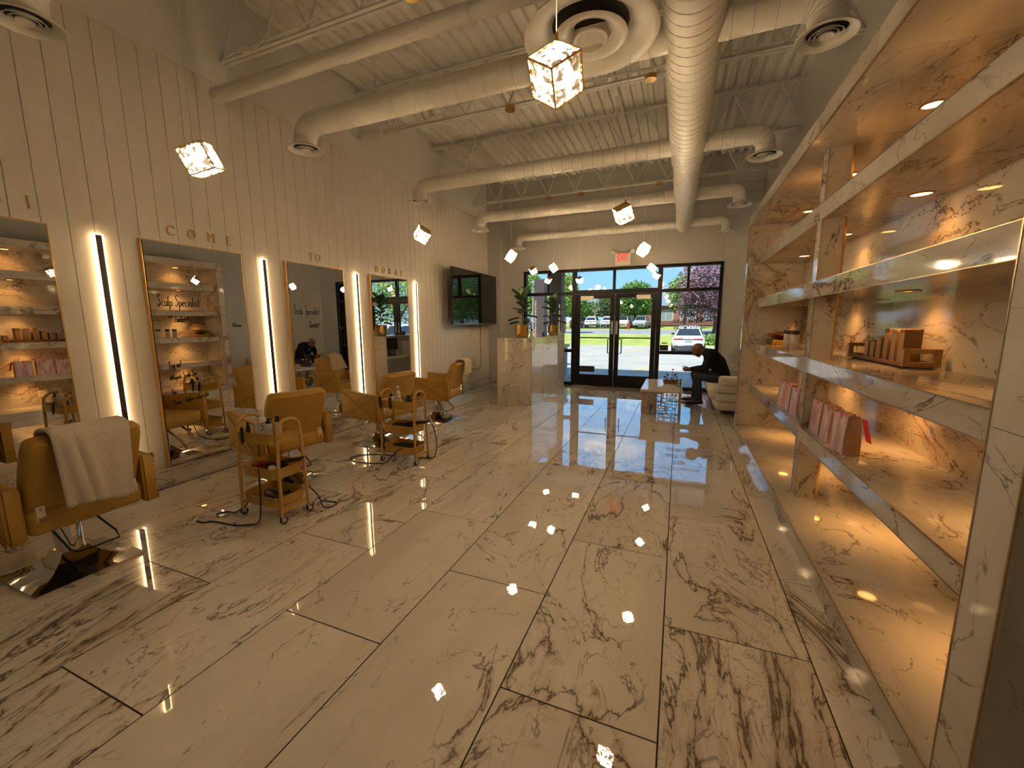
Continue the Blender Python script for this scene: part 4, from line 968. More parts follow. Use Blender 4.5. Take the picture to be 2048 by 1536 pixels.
# monitor, papers, office chair behind
mo = thing('computer_monitor', 'black computer monitor on the reception work surface', 'monitor', (-2.72, 7.55, .77), .3)
MB().rbox((0, 0, .26), (.03, .42, .26), .006, 1).build('display', m_black, mo); MB().cyl((0.02, 0, .0), (0.02, 0, .2), .02, n=10).box(-.09, .09, -.11, .11, 0, .01).build('stand', m_black, mo)
pa = thing('paper_stack', 'stack of white papers on the reception work surface', 'papers', (-2.72, 8.05, .77))
for i in range(7): MB().box(-.11+.004*(i % 3), .11+.004*(i % 3), -.15, .15, i*.045, i*.045+.04).build('folder', mat('paper_white', (.72, .70, .68), .8), pa)
oc = thing('office_chair', 'black office chair behind the reception desk', 'chair', (-3.30, 8.25, 0), .15)
MB().rbox((0, 0, .46), (.48, .48, .08), .035, 2).build('seat', m_black, oc, 50); MB().rbox((-.23, 0, .75), (.06, .44, .48), .028, 2).build('backrest', m_black, oc, 50)
MB().cyl((0, 0, .1), (0, 0, .43), .025, n=10).build('gas_column', m_chrome, oc, 40)
for i in range(5):
    a = 2*PI*i/5; lg = MB().tube([(0, 0, .11), (.27*math.cos(a), .27*math.sin(a), .07)], [.022, .015], 8).build('leg', m_black, oc, 40)
    MB().ball((.27*math.cos(a), .27*math.sin(a), .03), .03, 8).build('caster', m_black, lg, 60)
for s in (-1, 1): MB().tube([(0, s*.24, .46), (0, s*.28, .55), (-.02, s*.28, .66), (.12, s*.28, .67)], .014, 8).build('armrest', m_black, oc, 50)
# potted fiddle leaf plants
m_leaf = noisy('fig_leaf', (.018, .052, .014), (.034, .078, .020), 8, .35, bump=.2, bscale=20, rnd=True)
m_stem = mat('fig_stem', (.07, .045, .025), .7)
def leaf_mesh(Ln, Wd):
    m = MB(); rows = []
    for i in range(8):
        t = i/7; w = Wd*(math.sin(PI*min(1, t*.94+.04))**.75)*(.62+.55*t)
        y = Ln*t; z = -.10*Ln*t*t
        rows.append([(-w, y, z+.018*Ln/.15), (-w*.5, y, z+.004), (0, y, z-.004), (w*.5, y, z+.004), (w, y, z+.018*Ln/.15)])
    m.loft(rows, cap=False, closed=False); return m.mesh('leaf', m_leaf, 80)
me_leafs = [leaf_mesh(.20, .074), leaf_mesh(.25, .088), leaf_mesh(.16, .06)]
def fig(x, y, H, seed, lab, plab, R=.13, hp=.24, n=19):
    pt = thing('plant_pot', plab, 'pot', (x, y, DH))
    MB().lathe([(R*.62, 0), (R*.80, .012), (R*.97, .055), (R, .09), (R, hp), (R*.94, hp), (R*.93, hp-.05)], 32, cap=False).lathe([(R*.94, hp-.045), (.001, hp-.04)], 24, cap=False, mi=1).build('pot_shell', [m_gold, mat('soil', (.05, .035, .02), .95)], pt, 50)
    p = thing('fig_plant', lab, 'plant', (x, y, DH+hp-.045)); rnd = random.Random(seed)
    st = [(0, 0, 0), (.008, .0, H*.3), (-.006, .01, H*.6), (.0, .0, H*.9)]
    MB().tube(st, [.009, .008, .006, .004], 8).build('stem', m_stem, p, 60)
    for i in range(n):
        t = .18+.80*i/(n-1); a = i*2.4+seed; el = rad(-5+70*t*t+rnd.uniform(-12, 12))
        z = H*.9*t; r0 = .03+.06*(1-t)
        d = Vector((math.cos(a)*math.cos(el), math.sin(a)*math.cos(el), math.sin(el)))
        if t < .45: MB().tube([(0, 0, z-.02), tuple(Vector((0, 0, z))+d*r0)], .003, 5).build('twig', m_stem, p)
        q = d.to_track_quat('Y', 'Z').to_euler()
        o = put('leaf', me_leafs[(i+seed) % 3 if i < n-3 else 1], p, Vector((0, 0, z))+d*(r0 if t < .45 else .012), q); s = rnd.uniform(.85, 1.12); o.scale = (s, s, s)
    return p
fig(-2.74, 7.27, .62, 3, 'fiddle leaf plant in the nearer gold pot', 'nearer gold pot at the front end of the desk')
fig(-2.62, 8.92, .58, 8, 'fiddle leaf plant in the farther gold pot', 'farther gold pot near the storefront', R=.12, hp=.225)
def small_bottle(x, y, lab):
    b = thing('counter_bottle', lab, 'bottle', (x, y, DH)); MB().lathe([(.028, 0), (.03, .004), (.03, .11), (.022, .12)], 16).build('bottle_body', m_jar, b, 40); MB().lathe([(.022, .12), (.022, .165), (.012, .17)], 14).build('cap', m_black, b, 40)
small_bottle(-2.55, 7.26, 'small bottle with black cap beside the nearer gold pot')
ch = thing('card_holder', 'small white card holder by the farther gold pot', 'holder', (-2.50, 9.05, DH)); MB().prism([(0, 0), (.06, 0), (.05, .09), (.035, .09)], -.05, .05, 'Y').build('holder', m_white, ch)
pf = thing('photo_stand', 'small dark picture stand between the pots', 'stand', (-2.62, 8.2, DH)); MB().prism([(0, 0), (.05, 0), (.012, .085), (.0, .085)], -.08, .08, 'Y').build('panel', m_black, pf)
# waste bin
bn = thing('waste_bin', 'round marble patterned waste bin in front of the desk', 'bin', (-2.765, 6.73, 0))
MB().lathe([(.118, 0), (.122, .004), (.150, .37), (.156, .375), (.156, .38), (.147, .38), (.118, .02), (.001, .015)], 36).build('bin_body', m_bin, bn, 50)

# ================================================================== COFFEE TABLE
ct = thing('coffee_table', 'marble topped coffee table with gold fretwork sides', 'table', (-.21, 7.45, 0))
TH = .425
MB().rbox((0, 0, TH-.02), (.635, 1.30, .04), .004, 1).build('table_top', m_desk, ct)
def fret(par, M, L_, H_):
    rects = [(.00, .62, .22, .98), (.12, .55, .55, .92), (.20, .40, .50, .80), (.33, .15, .62, .55), (.0, .05, .30, .50), (.36, .60, .52, .97), (.50, .35, .78, .98), (.62, .05, 1.0, .62), (.74, .60, 1.0, .90), (.45, .0, .70, .30), (.28, .28, .44, .68), (.80, .30, .92, 1.0), (.08, .0, .18, .36), (.55, .70, .88, 1.0)]
    for i, (a, b, c, d) in enumerate(rects):
        w = .008; m = MB(); a_, c_ = (a-.5)*L_, (c-.5)*L_; b_, d_ = b*H_, d*H_; t = .012
        m.box(a_, c_, -t, t, b_, b_+w).box(a_, c_, -t, t, d_-w, d_).box(a_, a_+w, -t, t, b_+w, d_-w).box(c_-w, c_, -t, t, b_+w, d_-w)
        o = m.build('fret_square', m_goldp, par); o.matrix_local = M
for M, L_ in ((Matrix.Translation((0, -.60, .015)), .56), (Matrix.Translation((0, .60, .015)), .56), (Matrix.Translation((-.29, 0, .015)) @ Matrix.Rotation(PI/2, 4, 'Z'), 1.18), (Matrix.Translation((.29, 0, .015)) @ Matrix.Rotation(PI/2, 4, 'Z'), 1.18)):
    fret(ct, M, L_, TH-.055)
for sx_ in (-.28, .28):
    for sy_ in (-.59, .59): MB().box(sx_-.012, sx_+.012, sy_-.012, sy_+.012, 0, TH-.04).build('leg', m_goldp, ct)
bk = thing('flower_basket', 'wicker basket of dried flowers on the coffee table', 'basket', (-.09, 7.55, TH))
m_wick = noisy('wicker', (.20, .11, .045), (.13, .065, .025), 60, .8, bump=.9, bscale=110)
MB().loft([rrect(.105, .075, .03, 0), rrect(.125, .09, .035, .06), rrect(.115, .08, .03, .06), rrect(.095, .065, .025, .012)]).build('basket_body', m_wick, bk, 40)
rnd = random.Random(5)
for i in range(13):
    x, y = rnd.uniform(-.08, .08), rnd.uniform(-.05, .05); h = rnd.uniform(.05, .13) if i else .20
    s_ = MB().tube([(x, y, .03), (x*1.2, y*1.2, .06+h*.5), (x*1.5, y*1.5, .05+h)], .003, 5).build('flower_stem', m_stem, bk, 60)
    MB().ball((x*1.5, y*1.5, .05+h), (.018, .018, .014), 8).build('blossom', (mat('petal_cream', (.70, .62, .45), .8), mat('petal_plum', (.10, .03, .05), .8), m_leaf)[i % 3], s_, 70)
MB().cyl((.03, 0, .04), (.085, .02, .19), .005, n=6).build('twig', m_stem, bk)
cu = thing('glass_tumbler', 'clear glass tumbler beside the basket on the coffee table', 'glass', (.045, 7.25, TH))
MB().lathe([(.032, 0), (.036, .004), (.042, .13), (.039, .13), (.033, .012), (.001, .010)], 24).build('glass_wall', glassy('tumbler_glass', (.80, .86, .84), 1.6), cu, 50)
MB().lathe([(.031, .013), (.036, .06), (.001, .06)], 20).build('water', glassy('water', (.72, .82, .80), 1.2), cu, 50)

# ================================================================== SOFA
so = thing('channel_sofa', 'cream channel upholstered sofa against the right wall', 'sofa', (0, 0, 0))
SY0, SY1 = 7.03, 9.32
for y0, y1 in ((SY0, SY0+.20), (SY1-.20, SY1)):
    a = bpy.data.objects.new('arm', None)
    for i, (z0, z1, x0) in enumerate(((.105, .245, .605), (.24, .375, .600), (.37, .505, .600), (.50, .645, .625))):
        MB().rbox(((x0+1.36)/2, (y0+y1)/2, (z0+z1)/2), (1.36-x0, y1-y0, z1-z0), .045, 4).build('arm_roll', m_cream, so, 60)
MB().rbox((.96, (SY0+SY1)/2, .185), (.74, SY1-SY0-.38, .16), .03, 3).build('seat_base', m_cream, so, 60)
for i in range(2):
    a = SY0+.19+i*(SY1-SY0-.38)/2; b = a+(SY1-SY0-.38)/2
    MB().rbox((.86, (a+b)/2, .335), (.70, b-a-.006, .17), .055, 4).build('seat_cushion', m_cream, so, 60)
for i in range(8):
    a = SY0+.19+i*(SY1-SY0-.38)/8; MB().rbox((1.28, a+(SY1-SY0-.38)/16, .57), (.22, (SY1-SY0-.38)/8+.006, .50), .06, 4).build('back_channel', m_cream, so, 60)
for x in (.66, 1.32):
    for y in (SY0+.06, SY1-.06): MB().cyl((x, y, .11), (x-.01*(1 if x < 1 else -1), y, 0), .016, .010, 10).build('leg', m_gold, so, 40)
def pillow(loc, rot, m, lab, w=.42, h=.42, d=.16):
    P = MB(); n = 10; top, bot = [], []
    for i in range(n+1):
        r1, r2 = [], []
        for j in range(n+1):
            u, v = 2*i/n-1, 2*j/n-1; t = (max(0, (1-u**4)*(1-v**4)))**.5; sq = 1-.06*(1-abs(u*v))
            r1.append((u*w/2*(1-.07*(1-v*v)*abs(u)), t*d/2, v*h/2*(1-.07*(1-u*u)*abs(v)))); r2.append((r1[-1][0], -t*d/2, r1[-1][2]))
        top.append(r1); bot.append(r2)
    P.loft(top, cap=False, closed=False); P.loft(bot, cap=False, closed=False)
    o = P.build('throw_pillow', m, None, 80, loc, rot); return tag(o, lab, 'pillow')
pillow((1.07, 7.46, .615), (rad(-18), 0, rad(90)), m_cream, 'cream throw pillow leaning on the sofa back near the close arm')
pillow((1.08, 7.93, .64), (rad(-15), 0, rad(90)), noisy('charcoal_fabric', (.05, .05, .05), (.07, .07, .07), 80, .9), 'charcoal throw pillow behind the seated man', .44, .44)

# ================================================================== SEATED MAN
import numpy as np
CAPS = []      # (kind, p0, p1, r0, r1)
def cap(kind, p0, p1, r0, r1=None): CAPS.append((kind, Vector(p0), Vector(p1), r0, r1 if r1 else r0))
def chain(kind, pts, rs):
    for a, b, r0, r1 in zip(pts, pts[1:], rs, rs[1:]): cap(kind, a, b, r0, r1)
YN, YFAR, YC = 8.01, 8.33, 8.17
# torso, leaning forward
chain('jacket', [(.76, YC, .53), (.735, YC, .62), (.67, YC, .76), (.57, YC, .88), (.50, YC, .93)], [.135, .135, .145, .135, .09])
for s, yy in ((-1, YN), (1, YFAR)):
    chain('jacket', [(.74, YC+s*.08, .54), (.68, YC+s*.10, .72), (.585, YC+s*.10, .87)], [.125, .125, .115])
    chain('jacket', [(.50, YC, .955), (.545, YC+s*.12, .935), (.545, YC+s*.185, .90)], [.055, .075, .075])            # shoulders
    chain('jacket', [(.545, YC+s*.185, .90), (.515, YC+s*.225, .76), (.475, YC+s*.21, .645)], [.072, .062, .055])      # upper arm
    chain('jacket', [(.475, YC+s*.21, .645), (.36, YC+s*.135, .640), (.255, YC+s*.065, .632)], [.054, .047, .036])     # forearm
    chain('trouser', [(.74, YC+s*.10, .50), (.55, YC+s*.145, .515), (.335, YC+s*.155, .525)], [.115, .095, .072])
    kx = .335 if s < 0 else .315; ax = .405 if s < 0 else .325
    chain('trouser', [(kx, YC+s*.155, .525), (kx+.035, YC+s*.158, .38), (ax, YC+s*.16, .12)], [.073, .064, .048])
    chain('shoe', [(ax+.025, YC+s*.16, .055), (ax-.06, YC+s*.163, .050), (ax-.16, YC+s*.17, .036), (ax-.215, YC+s*.172, .030)], [.044, .042, .036, .022])
cap('shirt', (.485, YC, .90), (.475, YC, .82), .036, .036); cap('shirt', (.475, YC, .965), (.45, YC, .93), .060, .055)
# neck and head, bowed toward the phone
cap('skin', (.475, YC, .955), (.415, YC, .985), .056, .054)
HC = Vector((.352, YC, .982)); tilt = Matrix.Rotation(rad(-38), 3, 'Y')      # face looks to -x and down
def hd(x, y, z): return HC+tilt @ Vector((x, y, z))
cap('skin', hd(.030, 0, .035), hd(-.030, 0, .040), .078, .074)                # cranium
cap('skin', hd(.020, 0, .055), hd(.00, 0, .062), .070, .066)
cap('skin', hd(-.038, 0, .0), hd(-.040, 0, -.055), .060, .052)                # face
cap('skin', hd(-.052, 0, -.078), hd(-.060, 0, -.088), .034, .028)             # chin
for s in (-1, 1):
    cap('skin', hd(.0, s*.048, -.045), hd(-.050, s*.022, -.085), .024, .024)   # jaw
    cap('skin', hd(-.085, s*.016, .030), hd(-.080, s*.042, .026), .014, .012)  # brow
    cap('skin', hd(-.072, s*.036, -.020), hd(-.06, s*.05, -.015), .022, .02)   # cheek
    cap('skin', hd(.012, s*.080, .012), hd(.016, s*.084, -.022), .015, .011)   # ear
    cap('skin', hd(.004, s*.076, .0), hd(.01, s*.078, -.01), .016, .014)
cap('skin', hd(-.096, 0, .016), hd(-.118, 0, -.022), .010, .014)              # nose
cap('skin', hd(-.108, -.012, -.026), hd(-.108, .012, -.026), .010, .010)
cap('beard', hd(-.094, -.018, -.058), hd(-.094, .018, -.058), .011, .011)     # lips
# hands round the phone
for s in (-1, 1):
    w = Vector((.255, YC+s*.065, .630)); pm = Vector((.185, YC+s*.042, .628))
    cap('skin', w, pm, .030, .030); cap('skin', w+Vector((0, 0, -.012)), pm+Vector((-.01, 0, -.018)), .026, .024)
    for k, (L_, dz) in enumerate(((.075, .014), (.082, .0), (.076, -.015), (.062, -.030))):
        b0 = pm+Vector((-.015, s*.006, dz)); b1 = b0+Vector((-L_*.5, -s*.004, -.002)); b2 = b1+Vector((-L_*.28, -s*.030, .004)); b3 = b2+Vector((.008, -s*.022, .006))
        chain('skin', [b0, b1, b2, b3], [.0105, .0098, .0092, .0082])
    chain('skin', [pm+Vector((.010, -s*.010, .022)), pm+Vector((-.028, -s*.016, .042)), pm+Vector((-.058, -s*.022, .040))], [.0125, .0110, .0095])
body = MB()
for kind, a, b, r0, r1 in CAPS:
    d = (b-a); Ln = d.length; d = d.normalized() if Ln > 1e-6 else Vector((0, 0, 1)); pts, rs = [], []
    for q in (.96, .8, .5, .2): pts.append(a-d*r0*q); rs.append(r0*math.sqrt(max(0, 1-q*q)))
    pts.append(a); rs.append(r0); pts.append(b); rs.append(r1)
    for q in (.2, .5, .8, .96): pts.append(b+d*r1*q); rs.append(r1*math.sqrt(max(0, 1-q*q)))
    body.tube(pts, rs, 14)
m_skin = noisy('skin', (.13, .060, .032), (.105, .048, .026), 30, .5); m_beard = noisy('beard', (.035, .022, .016), (.05, .03, .02), 90, .8)
m_jacket = noisy('navy_jacket', (.004, .0045, .007), (.007, .0075, .011), 60, .9, spec=.2, bump=.2, bscale=90); m_trouser = noisy('slate_trousers', (.018, .024, .036), (.028, .034, .048), 70, .85, bump=.25, bscale=40)
m_shoe = mat('black_shoe', (.010, .009, .009), .3); m_shirt = mat('grey_shirt', (.10, .11, .14), .8)
KM = ['jacket', 'trouser', 'shoe', 'skin', 'shirt', 'beard']
tmp = body.build('person_tmp', m_jacket); md = tmp.modifiers.new('r', 'REMESH'); md.mode = 'VOXEL'; md.voxel_size = .0075
m2 = tmp.modifiers.new('s', 'SMOOTH'); m2.factor = .5; m2.iterations = 3
dg = bpy.context.evaluated_depsgraph_get(); dg.update(); pm_ = bpy.data.meshes.new_from_object(tmp.evaluated_get(dg)); bpy.data.objects.remove(tmp)
pm_.materials.clear()
for m in (m_jacket, m_trouser, m_shoe, m_skin, m_shirt, m_beard): pm_.materials.append(m)
nf = len(pm_.polygons); cen = np.empty(nf*3, 'f'); pm_.polygons.foreach_get('center', cen); cen = cen.reshape(-1, 3)
best = np.full(nf, 9.0); idx = np.zeros(nf, int)
for kind, a, b, r0, r1 in CAPS:
    A = np.array(a); B = np.array(b); AB = B-A; t = np.clip(((cen-A) @ AB)/max(1e-9, AB @ AB), 0, 1)
    dd = np.linalg.norm(cen-(A+t[:, None]*AB), axis=1)-(r0+(r1-r0)*t); k = dd < best; best[k] = dd[k]; idx[k] = KM.index(kind)
loc = (cen-np.array(HC)) @ np.array(tilt); face = (idx == 3) & (loc[:, 2] < -.045) & (loc[:, 0] < .0) & (loc[:, 2] > -.14) & (np.abs(loc[:, 1]) < .075) & (loc[:, 0] > -.13)
idx[face] = 5
pm_.polygons.foreach_set('material_index', idx.astype('i')); pm_.shade_smooth(); pm_.update()
man = put('person', pm_); man.data.name = 'person'
tag(man, 'bald man in dark jacket sitting bowed over a phone on the sofa', 'person')
ph = thing('mobile_phone', 'dark phone held in both hands by the seated man', 'phone', (.128, YC, .655)); ph.rotation_euler = (0, rad(35), 0)
MB().rbox((0, 0, 0), (.085, .062, .008), .003, 2).build('phone_body', m_black, ph); MB().box(-.038, .038, -.027, .027, .0041, .0046).build('phone_screen', mat('phone_glow', (.05, .06, .07), .1, emit=(.5, .7, 1), es=.3), ph)
# ================================================================== OUTSIDE THE STOREFRONT
def terrain(y):      # ground height along the view through the doors
    K = [(9.85, -.02), (13.0, -.04), (33.0, -.46), (33.01, -.33), (42.5, .30), (43.0, .26), (56.0, .53), (60.0, .75), (75.0, .95), (200, 1.2)]
    for (a, za), (b, zb) in zip(K, K[1:]):
        if y <= b: return za+(zb-za)*max(0, (y-a))/(b-a)
    return 1.2
def strip(name, y0, y1, m, lab, x0=-90, x1=70, n=10, dz=0.0):
    me = MB(); ys = [y0+(y1-y0)*i/n for i in range(n+1)]
    me.loft([[(x0, y, terrain(y)+dz), (x1, y, terrain(y)+dz)] for y in ys], cap=False, closed=False)
    return struct(me.build(name, m), lab)
m_conc = noisy('lot_concrete', (.46, .43, .37), (.38, .35, .30), .55, .9, bump=.3, bscale=6, detail=8)
m_side = noisy('sidewalk', (.48, .47, .45), (.42, .41, .39), 1.2, .9)
m_asph = noisy('road_asphalt', (.30, .30, .31), (.26, .26, .27), 1.5, .9)
m_grass = noisy('lawn', (.26, .33, .05), (.40, .42, .10), 1.1, .95, detail=8)
m_curb = noisy('curb', (.58, .55, .50), (.50, .47, .42), 2, .9)
strip('ground_sidewalk', 9.85, 12.6, m_side, 'shaded concrete sidewalk outside the doors', n=3)
strip('ground_parking', 12.6, 33.0, m_conc, 'sunlit worn concrete parking lot', n=20)
strip('ground_grass', 33.2, 42.5, m_grass, 'sloping strip of mown grass beyond the parking lot')
strip('ground_road', 42.8, 56, m_asph, 'grey road beyond the grass strip')
strip('ground_far', 56, 200, m_grass, 'far lawn under the trees', n=14)
struct(MB().box(-90, 70, 32.95, 33.25, -.5, -.31).build('ground_curb', m_curb), 'pale curb in front of the grass strip')
struct(MB().box(-90, 70, 42.45, 42.85, .1, .33).build('ground_curb.001', m_curb), 'pale curb along the road')
struct(MB().loft([[(x, y, terrain(y)+.012) for x, y in ((-19, 60), (-9.2, 60))], [(x, y, terrain(y)+.012) for x, y in ((-34, 84), (-11.5, 84))]], cap=False, closed=False).build('ground_far_lot', m_asph), 'far parking lot across the road')
m_yel = mat('line_yellow', (.62, .50, .08), .8)
for i, (xa, ya, xb, yb, lab) in enumerate(((-1.25, 13.2, -.55, 17.6, 'yellow parking line seen through the right door leaf'), (-2.9, 24, -2.3, 31, 'faded yellow parking line left of the white car'), (2.4, 24, 2.7, 31, 'yellow parking line right of the white car'))):
    w = .055; o = MB().add([(xa-w, ya, terrain(ya)+.004), (xa+w, ya, terrain(ya)+.004), (xb+w, yb, terrain(yb)+.004), (xb-w, yb, terrain(yb)+.004)], [(0, 1, 2, 3)]).build('parking_line', m_yel); tag(o, lab, 'parking line')
# canopy, columns and pier in front of the shop
m_bronze = noisy('bronze_cladding', (.085, .060, .052), (.10, .072, .062), 3, .6)
m_stone = noisy('split_stone', (.34, .32, .30), (.26, .24, .23), 3, .9, rnd=True)
cp_ = thing('entrance_canopy', 'beige canopy soffit above the storefront outside', 'canopy', (0, 0, 0))
MB().box(-7.5, 4.5, 9.82, 12.0, 2.93, 3.35).build('soffit', noisy('canopy_stucco', (.45, .40, .35), (.42, .37, .32), 3, .9), cp_)
for x0, x1, y, lab in ((-3.46, -3.10, 11.5, 'dark bronze canopy column nearest the glass'), (-4.72, -4.36, 13.9, 'dark bronze column farther out left')):
    c = thing('canopy_column', lab, 'column', ((x0+x1)/2, y, -.03)); w = (x1-x0)/2
    MB().box(-w, w, -w, w, .86, 3.0).build('shaft', m_bronze, c); MB().box(-w-.14, w+.14, -w-.14, w+.14, .82, .90).build('stone_cap', m_curb, c)
    for r in range(4):
        for q in range(2):
            xa = -w-.09+(w+.09)*q; cbox('stone', xa+.004, xa+w+.086, -w-.09, w+.09, r*.205+.004, r*.205+.201, m_stone, c)
# brick building opposite
m_brick = noisy('red_brick', (.36, .15, .11), (.30, .12, .09), 2.2, .9); m_roof = noisy('blue_metal_roof', (.20, .26, .36), (.17, .23, .32), 2, .6)
bl = thing('brick_building', 'low red brick building with a blue metal roof across the road', 'building', (-5.1, 68, 1.0))
MB().box(0, 20, 0, 12, 0, 3.1).build('brick_wall', m_brick, bl)
MB().prism([(-.6, 3.0), (5.5, 6.6), (6.5, 6.6), (12.6, 3.0)], -.8, 21, 'X').build('roof', m_roof, bl)
for i in range(20): MB().box(-.55+i*1.1, -.47+i*1.1, -.6, .0, 0, .08, M=Matrix.Translation((0, -.05, 3.02)) @ Matrix.Rotation(rad(30.5), 4, 'X') @ Matrix.Scale(11.5, 4, (0, 1, 0)) @ Matrix.Translation((0, .6, 0))).build('roof_seam', m_roof, bl)
for x in (2.0, 5.2, 8.4, 11.6):
    w = MB().box(x, x+2.2, -.06, .02, .75, 2.35).build('window', m_white, bl)
    for k in range(2): MB().box(x+.1+k*1.03, x+1.07+k*1.03, -.08, -.05, .85, 2.25).build('pane', mat('far_glass', (.28, .33, .34), .15), w)
MB().box(-.05, 20.05, -.08, .02, 0, .5).build('brick_plinth', noisy('brick_dark', (.22, .10, .08), (.18, .08, .06), 3, .9), bl)
fn = thing('white_fence', 'white vinyl fence left of the brick building', 'fence', (-8.6, 66, .9))
for i in range(14): MB().box(i*.26, i*.26+.245, 0, .04, 0, 1.5).build('fence_board', m_white, fn)
# trees
def tree(x, y, H, R, leafm, lab, trunk_h=2.0, n=2600, seed=1, ls=.16, group='trees beyond the road', rz=1.0):
    z0 = terrain(y); t = thing('tree', lab, 'tree', (x, y, z0), group=group); rnd = random.Random(seed)
    blobs = [(0, 0, H-R*rz, R, R*rz)]+[(math.cos(a)*R*.55, math.sin(a)*R*.5, H-R*rz*(1.05+.35*math.sin(a*2.3)), R*.62, R*.6*rz) for a in [2*PI*i/7+seed for i in range(7)]]
    F = MB(); V, Fc = [], []
    for i in range(n):
        bx_, by_, bz_, br, bh = blobs[rnd.randrange(len(blobs))]
        d = Vector((rnd.gauss(0, 1), rnd.gauss(0, 1), rnd.gauss(0, 1))).normalized(); rr = rnd.random()**.28
        c = Vector((bx_+d.x*br*rr, by_+d.y*br*rr, bz_+d.z*bh*rr))
        if c.z < trunk_h*.75: continue
        u = Vector((rnd.gauss(0, 1), rnd.gauss(0, 1), rnd.gauss(0, 1))).normalized(); w = u.orthogonal().normalized(); s = ls*rnd.uniform(.6, 1.5)
        o = len(V); V += [c-u*s, c+w*s*.6, c+u*s, c-w*s*.6]; Fc.append((o, o+1, o+2, o+3))
    F.add(V, Fc).build('foliage', leafm, t)
    T = MB().tube([(0, 0, -.1), (.05, 0, trunk_h*.6), (0, .05, trunk_h), (.1, 0, H*.6)], [R*.085, R*.065, R*.055, R*.03], 8)
    for a in (0.4, 2.3, 4.4): T.tube([(0, .03, trunk_h*.9), (math.cos(a)*R*.3, math.sin(a)*R*.3, trunk_h+R*.4), (math.cos(a)*R*.55, math.sin(a)*R*.5, H-R*.9)], [R*.045, R*.03, R*.012], 6)
    T.build('trunk', mat('bark', (.10, .075, .055), .95), t, 50)
m_lf1 = noisy('leaf_green', (.075, .17, .03), (.17, .30, .06), .9, .8, spec=.2); m_lf2 = noisy('leaf_bright', (.16, .28, .05), (.30, .42, .09), .9, .8, spec=.2); m_lf3 = noisy('leaf_dull', (.11, .17, .07), (.21, .25, .12), .9, .8, spec=.2)
m_lfp = noisy('leaf_plum', (.13, .055, .075), (.34, .20, .24), 1.4, .8, spec=.2)
tree(-6.0, 62, 6.7, 2.9, m_lf1, 'broad green tree behind the right door leaf', 2.4, 6840, 2, 0.163)
tree(-10.6, 67, 5.3, 2.4, m_lf3, 'olive green tree in the middle of the left door leaf', 2.2, 5700, 3, 0.163)
tree(-15.6, 66, 5.3, 2.2, m_lf1, 'dark green tree at the left edge of the left door leaf', 2.2, 5700, 4, 0.150)
tree(-11.9, 45.0, 6.9, 1.5, m_lf2, 'tall bright tree rising beside the left door post', 2.4, 4940, 5, 0.116, rz=1.5)
tree(-17.8, 47, 8.5, 2.6, m_lf2, 'bright green tree behind the lamp post', 2.2, 6840, 6, 0.136, rz=1.3)
tree(-23, 75, 6.5, 3.2, m_lf1, 'large green tree far left beyond the lot', 2.6, 4940, 11, 0.204)
tree(.6, 60, 7.6, 2.2, m_lf2, 'light green tree between the roof and the plum tree', 2.6, 4940, 7, 0.136, rz=1.3)
tree(3.4, 46.5, 8.4, 3.5, m_lfp, 'plum leaved tree behind the white car', 1.6, 12350, 8, 0.116, rz=1.12)
tree(11.5, 40, 8.0, 3.6, m_lf1, 'green tree to the right, seen only in the mirror', 2.0, 5700, 9, 0.136)
tree(19, 36, 9.0, 4.2, m_lf2, 'bright green tree far right, seen only in the mirror', 2.0, 5700, 10, 0.150)
tree(26, 62, 10.0, 5.5, m_lf1, 'wide green tree far right behind the parked truck', 2.0, 4940, 12, 0.204)
tree(-17.5, 82, 5.0, 2.8, m_lf3, 'dull green tree beyond the far lot', 2.0, 4180, 13, 0.204)
tree(-8, 88, 5.2, 3.0, m_lf3, 'dull green tree behind the fence', 2.0, 4180, 14, 0.204)
bs = thing('hedge', 'low green hedge right of the white car', 'hedge', (3.4, 34.6, terrain(34.6))); rnd = random.Random(3); V, Fc = [], []
for i in range(1500):
    c = Vector((rnd.uniform(-1.6, 2.5), rnd.uniform(-.5, .5), rnd.random()**.6*.75)); u = Vector((rnd.gauss(0, 1), rnd.gauss(0, 1), rnd.gauss(0, 1))).normalized(); w = u.orthogonal().normalized(); o = len(V); V += [c-u*.1, c+w*.06, c+u*.1, c-w*.06]; Fc.append((o, o+1, o+2, o+3))
MB().add(V, Fc).build('foliage', m_lf2, bs)
